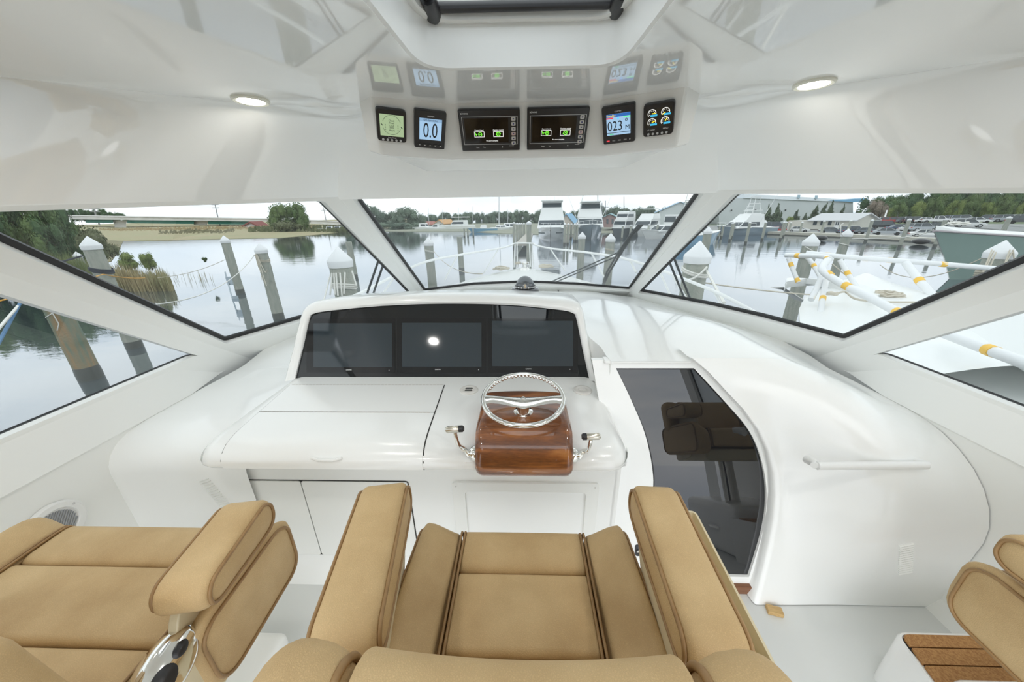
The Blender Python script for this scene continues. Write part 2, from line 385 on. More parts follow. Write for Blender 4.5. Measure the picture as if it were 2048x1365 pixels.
bmesh.ops.triangle_fill(b, use_beauty=True, edges=b.edges[:], normal=V((0, 0, 1)))
b.verts.index_update(); cb.add([q.co.copy() for q in b.verts], [tuple(v_.index for v_ in f.verts) for f in b.faces]); b.free()
cb.build('ceiling', CEIL, kind='structure', ang=28)
# ---------------------------------------------------------------- roof hatch
hr = W(thing('roof_hatch', 'clear roof hatch with white frame and black bar set in the ceiling', 'hatch'), (XM-.01, .86, 2.1))
c0 = V((0, .86, hz)); lin = [(p-c0) for p in hl]
def hring(s_, z): return [V((c0.x+p.x*s_, c0.y+p.y*s_, z)) for p in lin]
m_ = MB(); m_.loops([hring(1.03, hz-.003), hring(1.0, hz-.012), hring(.975, hz-.008), hring(.965, hz+.01), hring(.95, 2.19)]); m_.build('recess_liner', GEL, hr, ang=30)
m_ = MB(); m_.loops([hring(.97, 2.188), hring(.90, 2.183), hring(.885, 2.187), hring(.88, 2.20), hring(.86, 2.225), hring(.86, 2.26), hring(1.0, 2.26)]); m_.build('hatch_frame', mat('hatch_alloy', (.74, .74, .72), .25, coat=.3), hr, ang=30)
m_ = MB(); m_.prism(hring(.9, 2.262), (0, 0, .01)); m_.build('hatch_lid', CLEAR, hr, ang=0)
bar = [V(p) for p in [(-.232, .60, 2.215), (-.232, 1.115, 2.206), (.245, 1.124, 2.206), (.245, .60, 2.215)]]
m_ = MB(); m_.tube([bar[0], bar[1]], .012); m_.tube([bar[1], bar[2]], .0115, 12); m_.tube([bar[2], bar[3]], .012)
m_.build('black_bar', BPLAS, hr)
for q in (bar[1], bar[2]):
    m_ = MB(); m_.tube([q+V((0, .03, -.012)), q+V((0, .014, -.008)), q+V((0, -.05, .0))], [.012, .022, .02], 12); m_.build('bar_knuckle', BPLAS, hr)
# ---------------------------------------------------------------- flush ceiling lights (two in view, the other four are unseen, added to brighten the cabin)
LED = mat('led_lens', (1, 1, .95), .3, emit=(1, .97, .80), es=9.0)
def ceil_light(x, y, z, label, pw=1.):
    t = W(thing('ceiling_light', label, 'ceiling light', group='flush ceiling lights'), (x, y, z))
    a = MB(); a.lathe([(.058, .006), (.058, -.004), (.052, -.008), (.043, -.006), (.041, .004)], (x, y, z), 32); a.build('trim_ring', mat('light_ring', (.85, .84, .74), .3), t)
    a = MB(); a.lathe([(.0425, .0), (.030, -.006), (0, -.0075)], (x, y, z), 28); a.build('lens', LED, t)
    l = bpy.data.lights.new('ceiling_lamp', 'AREA'); l.shape = 'DISK'; l.size = .08; l.energy = CABIN_LAMP*pw; l.color = (1, .98, .95)
    o = bpy.data.objects.new('lamp_glow', l); COL.objects.link(o); o.parent = t; o.location = (0, 0, -.012)
lz = 2.094
ceil_light(-.955, 1.385, lz, 'lit round ceiling light to the left of the overhead instruments', .3)
ceil_light(.965, 1.375, lz, 'lit round ceiling light to the right of the overhead instruments', .3)
for x, y, q in [(-.95, .45, 'left chair, level with the hatch'), (.97, .45, 'right chair, level with the hatch'), (-.95, -.55, 'aft floor on the left, behind the chairs'), (.97, -.55, 'aft floor on the right, behind the chairs')]: ceil_light(x, y, 2.088, 'added unseen ceiling light above the '+q)
# ================================================================ DASHBOARD, SIDE CONSOLE, HELM CONSOLE
def planeX(y, z): return SB.x - (QN.y*(y-SB.y)+QN.z*(z-SB.z))/QN.x
def bz(y): return .79 if y < 1.93 else lerp(.79, .87, sm((y-1.93)/.5))
def bx(y): return -1.85 if y < 1.9 else min(max(-1.85, planeX(y, bz(y))-.012), -.8)
def zt(x, y):
    zb = bz(y); rx = 2*XM-bx(y); d = (x-bx(y)) if x < XM else (rx-x)
    hc = 1.05 if x > .2 else lerp(.815, 1.05, sm((x+1.3)/1.5)); hc = lerp(hc, .96, sm((y-1.9)/1.4))
    z = zb+(hc-zb)*sm(d/.75)**.8
    if -1.4 < x < .2 and y < 2.7: z = lerp(z, min(z, .80), sm((x+1.36)/.12)*sm((2.7-y)/.3))
    return z
dash = thing('dashboard', 'white moulded dashboard running under the windshield from side to side', 'dashboard')
rows = []
for y in [1.16, 1.165, 1.185, 1.22, 1.28, 1.36, 1.45, 1.6, 1.75, 1.93, 2.0, 2.1, 2.2, 2.35, 2.6, 2.9, 3.2, 3.42, 3.56]:
    r = []
    xl = bx(y); xr = -1.22 if y < 1.97 else .36
    for k in range(25):
        x = lerp(xl, xr, k/24); z = zt(x, y)
        if y < 1.36: z -= .15*(1-math.sqrt(max(0, 1-((1.36-y)/.2)**2)))
        r.append(V((x, y, z)))
    rows.append(r)
f0 = [V((p.x, 1.16, .5)) for p in rows[0]]; f1 = [V((p.x, 1.165, .05)) for p in rows[0]]; f2 = [V((p.x, 1.15, -.01)) for p in rows[0]]
MB().grid([f2, f1, f0]+rows).build('dash_moulding', GEL, dash, ang=50)
# right-hand top and the rounded side console, one skin
def yd(z): return 1.12+.365*z
DP = V((0, 1.12, 0)); DN = V((0, 1, -.365))
E_px = [(1385, 717), (1418, 745), (1452, 782), (1488, 820), (1520, 862), (1540, 905), (1551, 950), (1554, 995), (1551, 1040), (1541, 1095), (1525, 1160), (1510, 1217)]
EDG = [atp(x, y, DP+V((0, -.045, 0)), DN) for x, y in E_px]
EDG[-1].z = 0; NE = len(EDG)
NC = 26
top = []
for y in [3.56, 3.42, 3.1, 2.8, 2.5, 2.3, 2.1, 1.95, 1.8, 1.65, 1.54]:
    xl = .405 if y < 1.7 else .372
    top.append([V((lerp(xl, 2*XM-bx(y), k/30), y, zt(lerp(xl, 2*XM-bx(y), k/30), y))) for k in range(31)])
top.append([V((lerp(.415, 1.87, k/30), lerp(1.475, 1.50, sm((k-9)/4)), zt(lerp(.415, 1.87, k/30), 1.5)-.003)) for k in range(31)])
xs = [lerp(EDG[0].x, 1.87, (k/NC)**1.15) for k in range(NC+1)]
side = []
for i in range(NE):
    th = min(1., i/(NE-4.0))*pi/2; r = []
    for k in range(NC+1):
        u = (k/NC)**1.15; x = lerp(EDG[i].x, 1.87, u); z0 = zt(lerp(EDG[0].x, 1.87, u), 1.5)
        if i <= NE-4: ry, rz = 1.06+.44*(1-math.sin(th)), .42+(z0-.42)*math.cos(th)
        else: ry, rz = 1.06+.005*(i-NE+4), .42*(1-(i-NE+4)/3.)
        q = sm(u*1.9); r.append(V((x, lerp(EDG[i].y, ry, q), lerp(EDG[i].z, rz, q) if i < NE-1 else .004)))
    # return flange that turns in towards the door
    e = r[0]; r = [e+V((-.012, .16, .0)), e+V((-.012, .03, 0)), e+V((-.008, .010, 0))]+r
    side.append(r)
for r in top: r.insert(0, V((.345, r[0].y, r[0].z-.06)) if r[0].y > 1.74 else r[0]+V((0, 0, -.3)))
MB().grid(top).build('dash_top', GEL, dash, ang=60)
MB().grid(side).build('side_console', GEL, dash, ang=60)
lip = MB(); lip.loops([[V((.385, 1.479, z)), V((.792, 1.479, z)), V((.792, 1.54, z)), V((.385, 1.54, z))] for z in (1.046, 1.03)], True, True); lip.build('door_header', GEL, dash, bevel=.006)
def louvre(c, ux, uy, n, parent, w=.05, cnt=13, pitch=.0125):
    """slanted louvre slots moulded in the face"""
    fm = frame_of(c, ux, n); m = MB()
    for i in range(cnt):
        y = (i-(cnt-1)/2)*pitch; x = -y*.35
        P = [fm @ V(p) for p in [(-w/2+x, y-.006, .0), (w/2+x, y+.012, .0), (w/2+x, y+.0165, .004), (-w/2+x, y-.0015, .004)]]
        m.prism(P, n*-.004)
    return m.build('vent_louvres', GEL2, parent, ang=0)
louvre(V((-1.40, 1.158, .53)), V((1, 0, 0)), None, V((0, -1, 0)), dash)
louvre(V((1.60, 1.058, .33)), V((-1, 0, 0)), None, V((0, -1, 0)), dash, .05, 14)
# grab rail on the side console
gr = W(thing('grab_rail', 'white moulded grab rail across the front of the rounded side console', 'grab rail'), (1.42, 1.14, .73))
a, b = aty(1634, 932, 1.125), aty(1853, 931, 1.125)
m = MB(); m.tube(resample([a+V((0, 0, 0)), b], 14), .0145, 12, flat=1.15); m.build('rail', WPLAS, gr)
for q, s_ in ((a, 1), (b, -1)):
    m = MB(); m.tube([q+V((-.012*s_, 0, 0)), q+V((.006*s_, .012, -.002)), q+V((.014*s_, .06, -.02))], [.012, .016, .018], 10); m.build('rail_foot', WPLAS, gr)
# ---------------------------------------------------------------- door_1: black glass sliding door
dr = thing('door_1', None, None, kind='structure')
GP = [(1232, 737), (1388, 737), (1446, 800), (1498, 862), (1524, 925), (1533, 990), (1526, 1060), (1498, 1155), (1293, 1150), (1303, 1010), (1306, 950), (1291, 872), (1263, 802)]
FP = [(1184, 721), (1388, 721), (1458, 785), (1526, 860), (1556, 930), (1560, 990), (1551, 1070), (1510, 1192), (1222, 1196), (1222, 1010), (1222, 950), (1212, 872), (1198, 802)]
def smooth_px(P): 
    Q = [V((x, y, 0)) for x, y in P]
    r = spline(Q[1:8], 5); l = spline(Q[8:]+[Q[0]], 5)
    return [Q[0]]+r+l[:-1]
gl = [atp(p.x, p.y, DP+V((0, .012, 0)), DN) for p in smooth_px(GP)]
fo = [atp(p.x, p.y, DP, DN) for p in smooth_px(FP)]
panel(fo, [[atp(p.x, p.y, DP, DN) for p in smooth_px(GP)]], V((0, .03, 0)), 'door_frame', GEL, dr, ang=30)
m = MB(); m.prism(gl, (0, .008, 0)); m.build('glass_pane', DGLASS, dr, ang=0)
gi = [p+V((0, -.002, 0)) for p in gl]; c = sum(gi, V((0, 0, 0)))/len(gi)
m = MB(); m.loops([gi, [p+(c-p).normalized()*.006 for p in gi]]); m.build('black_gasket', BLACK, dr, ang=0)
for (x, y, h) in ((1278, 1040, .075), (1276, 1102, .05)):
    p = atp(x, y, DP+V((0, -.004, 0)), DN); m = MB()
    L = fillet([p+V((-.013, -.365*h*.5, -h/2)), p+V((.013, -.365*h*.5, -h/2)), p+V((.013, .365*h*.5, h/2)), p+V((-.013, .365*h*.5, h/2))], .012, 4)
    m.prism(L, (0, .006, 0)); lt = m.build('door_latch', BPLAS, dr, ang=30)
    if h < .06: m = MB(); m.lathe([(.006, 0), (.007, .003), (.004, .004)], p+V((0, -.003, 0)), 12, Matrix.Rotation(pi/2, 3, 'X')); m.build('key_ring', CHROME, lt)
m = MB(); m.box((.90, 1.15, .022), (1.06, .07, .045)); m.build('trim_6', TEAK2, kind='structure', bevel=.004)
wb = MB(); p = atz(1545, 1228, .0); wb.box((p.x+.01, p.y+.005, .011), (.06, .035, .02), Matrix.Rotation(-.25, 3, 'Z')); wb.build('wood_block', mat('raw_pine', (.62, .42, .19), .7, var=(30, (.5, .32, .13), 3.0, (1, 9, 9))), bevel=.002, label='small offcut block of bare pine on the floor beside the door', cat='wood block')
# ---------------------------------------------------------------- helm console
hc = thing('helm_console', 'white helm console with hinged locker lid and black display panel', 'helm console')
PR = [V((0, y, z)) for y, z in [(1.72, .865), (1.55, .8645), (1.40, .864), (1.22, .863)]]+spline([V((0, 1.16, .861)), V((0, 1.105, .852)), V((0, 1.065, .829)), V((0, 1.046, .80)), V((0, 1.048, .778)), V((0, 1.075, .766)), V((0, 1.15, .762))], 4)+[V((0, 1.172, .757)), V((0, 1.18, .74)), V((0, 1.18, .10)), V((0, 1.165, .06)), V((0, 1.12, .0))]
XL, XR, RR = -1.325, .418, .085
cols = []
for x in [XL, XL+.003, XL+.012, XL+.028, XL+.05, XL+.085]+[lerp(XL+.085, XR-.085, k/12) for k in range(1, 12)]+[XR-.085, XR-.05, XR-.028, XR-.012, XR-.003, XR]:
    e = min(x-XL, XR-x); of = RR-math.sqrt(max(0, RR*RR-(RR-min(e, RR))**2)); c = []
    for p in PR:
        q = p.copy(); q.x = x
        if p.y < 1.165 and p.z > .5: q.y = min(1.18, p.y+of*(1.165-p.y)/.12*1.2)
        if p.z > .80: q.z -= of*.9
        elif p.z > .755: q.z += of*.25
        c.append(q)
    cols.append(c)
MB().grid(cols).build('console_body', GEL, hc, ang=50)
m = MB(); m.box((.400, 1.45, .385), (.03, .54, .77)); m.build('console_side', GEL, hc, bevel=.01)
# lids follow the rolled console top
def prof_at(s_):          # s in metres along the profile from y = 1.576
    P = [V((0, 1.576, .8646))]+[p for p in PR if p.y < 1.57]; L = 0
    for i in range(1, len(P)):
        d = (P[i]-P[i-1]).length
        if L+d >= s_: t = (s_-L)/d; tg = (P[i]-P[i-1]).normalized(); return P[i-1].lerp(P[i], t), V((0, tg.z, -tg.y))
        L += d
    return P[-1], V((0, -1, 0))
LA, LM, LEND = 0., .262, .572
def lid(s0, s1, name, off, grow, mt, th=.004):
    rows = []; n = 18
    for i in range(n+1):
        s_ = lerp(s0-grow, s1+grow, i/n); p, nr = prof_at(max(0., s_)); f = s_/LEND
        if s_ < 0: p = p+V((0, -s_, 0))
        xl = lerp(-1.243, -1.185, f)-grow; xr = lerp(-.417, -.388, f)+grow
        row = [V((lerp(xl, xr, k/10), p.y, p.z))+nr*off for k in range(11)]
        row = [row[0]-nr*th]+row+[row[-1]-nr*th]; rows.append(row)
    rows = [[q+V((0, 0, 0))-prof_at(max(0, s0-grow))[1]*th for q in rows[0]]]+rows+[[q-prof_at(s1+grow)[1]*th for q in rows[-1]]]
    return MB().grid(rows).build(name, mt, hc, ang=35)
lid(LA, LEND, 'lid_gap', .0012, .0045, GAP, .001)
lid(LA, LM-.003, 'lid_panel', .004, 0, GEL); lid(LM+.003, LEND, 'lid_panel', .004, 0, GEL)
m = MB()
for yy in (1.579, 1.314):
    for k in range(44): m.tube([(lerp(-1.235 if yy > 1.5 else -1.21, -.42, k/44), yy, .866), (lerp(-1.235 if yy > 1.5 else -1.21, -.42, (k+.82)/44), yy, .866)], .0022, 5)
h_ = m.build('piano_hinge', mat('hinge_bronze', (.25, .19, .13), .4, metal=.8), hc); h_['kind'] = 'stuff'
m = MB(); p = atp(652, 918, V((0, 1.046, .8)), V((0, 1, 0))); m.tube([p+V((-.06, .004, 0)), p+V((-.03, -.002, -.006)), p+V((.03, -.002, -.006)), p+V((.06, .004, 0))], .006, 8); m.build('lid_pull', GEL, hc)
# cabinet doors and access panel on the face below
def fquad(x0, z0, x1, z1, y, name, th, mt, r=.012, parent=hc, bev=.002):
    L = fillet([V((x0, y, z0)), V((x1, y, z0)), V((x1, y, z1)), V((x0, y, z1))], r, 4); m = MB(); m.prism(L, (0, th, 0)); return m.build(name, mt, parent, ang=30, bevel=bev)
fy = 1.18
d = [aty(x, y, fy-.006) for x, y in [(428, 962), (607, 964), (637, 1110), (820, 966), (832, 1117)]]
zt_, zb_ = d[1].z, d[2].z
xa, xb, xc_ = d[0].x+.005, (d[1].x+d[2].x)/2, (d[3].x+d[4].x)/2
fquad(xa-.005, zb_-.005, xc_+.005, zt_+.005, fy-.001, 'door_gap', .002, GAP, .016, hc, None)
fquad(xa, zb_, xb-.002, zt_, fy-.006, 'cabinet_door', .006, GEL2); fquad(xb+.002, zb_, xc_, zt_, fy-.006, 'cabinet_door', .006, GEL2)
A = [aty(x, y, fy-.012) for x, y in [(903, 966), (1199, 972)]]
o4 = [V((A[0].x, fy-.012, .05)), V((A[1].x, fy-.012, .05)), V((A[1].x, fy-.012, A[0].z)), V((A[0].x, fy-.012, A[0].z))]
i4 = [V((A[0].x+.055, fy-.012, .10)), V((A[1].x-.055, fy-.012, .10)), V((A[1].x-.055, fy-.012, A[0].z-.05)), V((A[0].x+.055, fy-.012, A[0].z-.05))]
ap = panel(fillet(o4, .02, 4), [fillet(i4, .02, 4)], (0, .012, 0), 'access_panel', GEL2, hc, ang=30, bevel=.005)
for q in (V((A[0].x+.018, fy-.013, A[0].z-.02)), V((A[1].x-.018, fy-.013, A[0].z-.02))):
    m = MB(); m.lathe([(.0035, 0), (.003, .0015), (0, .002)], q, 10, Matrix.Rotation(pi/2, 3, 'X')); m.build('panel_screw', STEEL, ap)
# ---------------------------------------------------------------- hooded display panel
SP, SNN = V((0, 1.675, .865)), V((0, 1, -.56))
inn = [V((x, y, 0)) for x, y in [(592, 757), (608, 690), (620, 638)]]+[V((x, y, 0)) for x, y in [(626, 628), (660, 621), (770, 611), (885, 607), (1010, 609), (1100, 617), (1140, 623), (1151, 632)]]+[V((1163, 690, 0)), V((1178, 757, 0))]
out = [V((x, y, 0)) for x, y in [(571, 759), (590, 688), (604, 630), (618, 608), (650, 600), (770, 591), (885, 587.5), (1010, 589), (1105, 596), (1148, 601), (1165, 616), (1178, 688), (1192, 759)]]
NI = 61
L0 = [atp(p.x, p.y, SP, SNN) for p in resample(spline(inn, 4), NI)]
L1 = [atp(p.x, p.y, SP, SNN) for p in resample(spline(out, 4), NI)]
hood = []
hood.append([p+V((0, .006, 0)) for p in L0])
hood.append([p+V((0, -.012, 0)) for p in L0])
hood.append([p.lerp(q, .25)+V((0, -.026, 0)) for p, q in zip(L0, L1)])
hood.append([p.lerp(q, .72)+V((0, -.028, 0)) for p, q in zip(L0, L1)])
hood.append([p.lerp(q, .95)+V((0, -.012, -.002)) for p, q in zip(L0, L1)])
hood.append([q+V((0, .02, -.004)) for q in L1])
def bk(q, dy, k, sp): c = V((-.45, 0, .95)); return V((c.x+(q.x-c.x)*sp, q.y+dy, c.z+(q.z-c.z)*k if q.z > c.z else q.z))
hood.append([bk(q, .25, .88, 1.02) for q in L1]); hood.append([bk(q, .55, .72, 1.05) for q in L1]); hood.append([bk(q, 1.15, .32, 1.1) for q in L1]); hood.append([bk(q, 1.5, -.2, 1.12) for q in L1])
MB().grid(hood).build('display_hood', GEL, hc, ang=50)
m = MB(); m.prism(L0, (0, .02, 0)); m.build('display_glass', BGLASS, hc, ang=0)
def dquad(x0, y0, x1, y1, off): return [atp(x, y, SP+V((0, -off, 0)), SNN) for x, y in [(x0, y1), (x1, y1), (x1, y0), (x0, y0)]]
SNh = V((0, -1, .56)).normalized()
WHT = mat('white_print', (.85, .85, .85), .5)
for (bx0, bx1, sx0, sx1, sy0, sy1, lab) in [(612, 791, 627, 784, 647, 735, 'left of the three switched-off chart displays behind the black glass'), (793, 973, 804, 963, 646, 734, 'middle of the three switched-off chart displays behind the wheel'), (975, 1157, 984, 1146, 642, 733, 'right of the three switched-off chart displays behind the wheel')]:
    q = dquad(bx0+1, 637, bx1-1, 746, .0022); cen = sum(q, V((0, 0, 0)))/4
    t = W(thing('chart_display', lab, 'display', group='chart displays on the helm'), cen)
    m = MB(); m.prism(fillet(q, .006, 3), SNh*-.002); m.build('bezel', mat('bezel_black', (.010, .010, .011), .06), t, ang=0)
    q = dquad(sx0, sy0, sx1, sy1, .0032); m = MB(); m.prism(q, SNh*-.0008); m.build('screen', LCD, t, ang=0)
    fm = frame_of(atp((sx0+sx1)/2-8, sy1+5.5, SP+V((0, -.003, 0)), SNN), V((1, 0, 0)), SNh); text('GARMIN', WHT, t, fm, .0085)
    m = MB(); p = atp(sx1-6, sy1+6, SP+V((0, -.003, 0)), SNN); m.ball(p, .0022, 8, 6); m.build('status_light', WHT, t)
# ---------------------------------------------------------------- round fittings on the console top
for x, y, kind, lab in [(-.277, 1.524, 1, 'round white vent with black slots, on the console left of the wheel'), (.299, 1.524, 0, 'round plain white cover on the console right of the wheel')]:
    t = W(thing('round_fitting', lab, 'vent' if kind else 'cover cap'), (x, y, .866)); m = MB()
    m.lathe([(.047, 0), (.047, .004), (.042, .008), (.030, .008), (.026, .006), (0, .006)], (x, y, .8645), 32); m.build('flange', mat('off_white', (.72, .70, .67), .4), t)
    if kind:
        for yy in (.010, -.010): m = MB(); m.prism(fillet([V((x+a, y+yy+b, .8712)) for a, b in [(-.020, -.006), (.020, -.006), (.018, .006), (-.018, .006)]], .005, 3), (0, 0, .0012)); m.build('slot', BLACK, t, ang=0)
    else:
        m = MB(); L = [V((x+a, y+b, .8705)) for a, b in [(-.02, -.012), (.02, -.012), (.02, .012), (-.02, .012)]]; m.loops([fillet(L, .004, 3), [p+V((0, 0, .0015)) for p in fillet(L, .004, 3)], fillet(inset(L, .002), .004, 3)], False, False); m.build('square_mark', mat('off_white2', (.60, .58, .55), .4), t, ang=0)
# ---------------------------------------------------------------- compass on the hood
cp = W(thing('compass', 'black dome compass on the dashboard at the foot of the windshield', 'compass'), atz(1050, 581, 1.185))
o = atz(1050, 578, 1.185); sc_ = 1.02
m = MB(); m.lathe([(.105, -.02), (.105, .0), (.098, .008), (.075, .012), (.07, .012)], o, 40); m.lathe([(.070, .012), (.0, .012)], o, 40); m.build('base_ring', mat('compass_black', (.02, .022, .025), .12, coat=.6), cp)
m = MB(); m.lathe([(.068*math.cos(a*pi/24), .02+.075*math.sin(a*pi/24)) for a in range(0, 12)]+[(0, .095)], o, 32); m.build('dome', mat('smoked_dome', (.045, .055, .065), .03, spec=.9, ior=1.7), cp)
m = MB(); m.lathe([(.074, .010), (.078, .02), (.074, .03), (.070, .03)], o, 32); m.build('compass_card', BPLAS, cp)
m = MB()
for k in range(-8, 9):
    a = -pi/2+k*.17; m.box(o+V((.0785*math.cos(a), .0785*math.sin(a), .021)), (.004 if k % 2 else .009, .002, .010), Matrix.Rotation(a+pi/2, 3, 'Z'))
k_ = m.build('card_marks', WHT, cp); k_['kind'] = 'stuff'
m = MB(); m.box(o+V((0, -.082, .036)), (.004, .004, .028)); m.build('lubber_pin', mat('pin_amber', (.75, .55, .30), .4), cp)
# ================================================================ OVERHEAD INSTRUMENT BOX
ob = thing('overhead_console', 'white faceted instrument box hanging from the ceiling above the windshield', 'instrument box')
TOPc = [V(p) for p in [(-.60, 1.46, 2.12), (-.535, 1.405, 2.098), (-.275, 1.515, 2.098), (.290, 1.520, 2.098), (.560, 1.395, 2.098), (.635, 1.46, 2.12)]]
BOTc = [V(p) for p in [(-.615, 1.52, 1.955), (-.562, 1.440, 1.938), (-.315, 1.615, 1.932), (.330, 1.615, 1.932), (.588, 1.440, 1.938), (.645, 1.52, 1.955)]]
for i, (a_, b_, c_) in ((1, (TOPc[2], BOTc[2], TOPc[1])), (4, (TOPc[3], BOTc[3], TOPc[4]))):
    n_ = (b_-a_).cross(c_-a_); q_ = BOTc[i]; q_.y = a_.y-(n_.x*(q_.x-a_.x)+n_.z*(q_.z-a_.z))/n_.y
m = MB()
def strip(f, n=8):
    L = []
    for i in range(len(f)-1):
        for k in range(n): L.append(f[i].lerp(f[i+1], k/n))
    return L+[f[-1]]
tp = TOPc; bt = BOTc
A_ = [(t_+(t_-b_)*.12) for t_, b_ in zip(tp, bt)]
face = [[a.lerp(b, t) for a, b in zip(A_, bt)] for t in [0, .2, .5, .8, .96, 1.0]]
for p in face[-1]: p.z -= .006; p.y += .008
lowb = [V((p.x*.93+.001, p.y+.10, p.z-.004)) for p in bt]; lowc = [V((p.x*.8, max(1.98, p.y+.3), 1.92)) for p in bt]
lowd = [V((p.x*.75, 2.08, 1.98)) for p in bt]
hb = MB().grid([[V((p.x, p.y+.25, p.z+.02)) for p in A_]]+face+[lowb, lowc, lowd]).build('box_body', GEL, ob, ang=22, bevel=.008)
FN = []
for i in (1, 2, 3): FN.append((TOPc[i], (TOPc[i+1]-TOPc[i]).cross(BOTc[i]-TOPc[i]).normalized()))
FN = [(p, n if n.y < 0 else -n) for p, n in FN]
NAVY = mat('instrument_black', (.016, .016, .018), .28)
def em(n, c, s=1.): return mat(n, (.02, .02, .02), .25, emit=c, es=s)
S_BLUE, S_GREEN, S_BLACK = em('lcd_blue', (.42, .66, .92), .30), em('lcd_green', (.50, .66, .38), .26), mat('lcd_black', (.004, .004, .005), .08)
T_DARK = mat('lcd_ink', (.01, .012, .015), .5); T_LIGHT = em('lcd_white', (.95, .95, .90), .38); T_GREEN = em('lcd_lime', (.22, .95, .05), .42)
T_YEL, T_CYAN, T_RED, T_ORG = em('lcd_yellow', (.95, .75, .02), .4), em('lcd_cyan', (.05, .50, .80), .35), em('lcd_red', (.85, .06, .08), .35), em('lcd_orange', (.9, .3, .08), .7)
T_NAVY = em('lcd_navy', (.02, .16, .55), .3); S_DGREY = mat('lcd_dark_grey', (.035, .034, .03), .15)
class Ins:      # an instrument: px outline on a facet -> local frame, u right, v up, both -1..1
    def __init__(s, quad, facet, name, label, cat, group=None, depth=.020, rad=.006, skew=None):
        p0, n = FN[facet]; s.n = n; q = [atp(x, y, p0, n) for x, y in quad]; s.q = q          # tl, tr, br, bl
        s.c = sum(q, V((0, 0, 0)))/4; s.x = ((q[1]-q[0])+(q[2]-q[3])); s.w = s.x.length/4; s.x.normalize()
        y = ((q[0]-q[3])+(q[1]-q[2])); s.h = y.length/4; s.y = (y-s.x*y.dot(s.x)).normalized()
        s.root = W(thing(name, label, cat, group=group), s.c); s.d = depth
        L = fillet([s.P(-1, -1), s.P(1, -1), s.P(1, 1), s.P(-1, 1)], rad, 3); m = MB()
        I = fillet([s.P(-.97, -.97), s.P(.97, -.97), s.P(.97, .97), s.P(-.97, .97)], rad*.8, 3)
        m.loops([L, [p+n*depth*.8 for p in L], [p+n*depth for p in I]], False, True); m.build('case', NAVY, s.root, ang=30)
    def P(s, u, v, o=0.): return s.c+s.x*(u*s.w)+s.y*(v*s.h)+s.n*o
    def rect(s, u0, v0, u1, v1, name, mt, lift=.0008, th=.001, r=0, parent=None):
        o = s.d+lift; L = [s.P(u0, v0, o), s.P(u1, v0, o), s.P(u1, v1, o), s.P(u0, v1, o)]
        m = MB(); m.prism(fillet(L, r, 3) if r else L, s.n*-th); return m.build(name, mt, parent or s.root, ang=0)
    def txt(s, t, u, v, size, mt, lift=.0012, sx=1., align='CENTER'):
        fm = frame_of(s.P(u, v, s.d+lift), s.x, s.n)
        if sx != 1: fm = fm @ Matrix.Diagonal((sx, 1, 1, 1))
        return text(t, mt, s.root, fm, size*s.h, align)
    def ring(s, u, v, r, th, mt, a0=0, a1=360, n=20, lift=.0014, name='ring_mark'):
        m = MB(); o = s.d+lift; ks = [math.radians(lerp(a0, a1, k/n)) for k in range(n+1)]
        R = [[s.P(u, v, o)+(s.x*math.cos(a)+s.y*math.sin(a))*(s.h*q) for a in ks] for q in (r, r-th)]
        m.grid(R); return m.build(name, mt, s.root, ang=0)
    def dot(s, u, v, r, mt, name='button', asp=1., lift=.0005, th=.0025):
        o = s.d+lift; m = MB(); L0 = [s.P(u, v, o)+s.x*(math.cos(2*pi*k/14)*r*s.h*asp)+s.y*(math.sin(2*pi*k/14)*r*s.h) for k in range(14)]
        m.prism(L0, s.n*th); return m.build(name, mt, s.root, ang=30)
    def line(s, u0, v0, u1, v1, wd, mt, name='needle', lift=.0018):
        a, b = s.P(u0, v0, s.d+lift), s.P(u1, v1, s.d+lift); q = (b-a).normalized().cross(s.n)*(wd*s.h/2)
        m = MB(); m.add([a-q, a+q, b+q, b-q], [(0, 1, 2, 3)]); return m.build(name, mt, s.root, ang=0)
SILV = mat('silver_button', (.60, .62, .64), .3, metal=.3)
# 1 green readout, far left
i1 = Ins([(751, 212), (812, 218), (811, 283), (753, 276)], 0, 'engine_readout', 'small black overhead instrument with pale green screen and five silver buttons', 'instrument', 'overhead instruments', rad=.012)
m = MB(); 
i1.rect(-.78, -.62, .80, .70, 'screen', S_GREEN)
i1.ring(0, .08, .60, .02, T_DARK, 20, 160); i1.ring(0, .08, .60, .02, T_DARK, 200, 340)
for k, (t_, v) in enumerate([('Check', .34), ('Panel', .20), ('Load', .04), ('RPM', -.10), ('Hours', -.24)]): i1.txt(t_, 0, v, .15, T_DARK)
for u in (-.42, .42):
    for v in (-.22, -.08, .06): i1.txt('0', u, v, .12, T_DARK)
i1.line(-.70, .12, -.60, .02, .05, T_DARK); i1.line(.62, .02, .72, -.08, .05, T_DARK)
i1.txt('Volvo Penta', 0, -.72, .11, WHT)
for k in range(5): i1.dot(-.62+k*.30, -.86, .075, SILV)
# 2 speed
i2 = Ins([(827, 215), (893, 222), (886, 296), (828, 290)], 0, 'speed_display', 'square black overhead display showing large 0.0 on light blue', 'instrument', 'overhead instruments')
i2.rect(-.70, -.50, .72, .62, 'screen', S_BLUE); i2.rect(-.70, .46, .72, .62, 'title_bar', em('lcd_blue2', (.30, .50, .74), .3), .001)
i2.txt('GPS Speed (kn)', 0, .54, .13, T_DARK); i2.txt('0.0', 0, -.03, 1.12, T_DARK, sx=.62)
i2.txt('GARMIN', 0, .74, .10, WHT)
for k in range(5): i2.dot(-.68+k*.34, -.80, .07, mat('dark_button', (.03, .03, .03), .3), asp=1.6); i2.rect(-.72+k*.34, -.815, -.64+k*.34, -.785, 'button_mark', WHT, .0035, .0004)
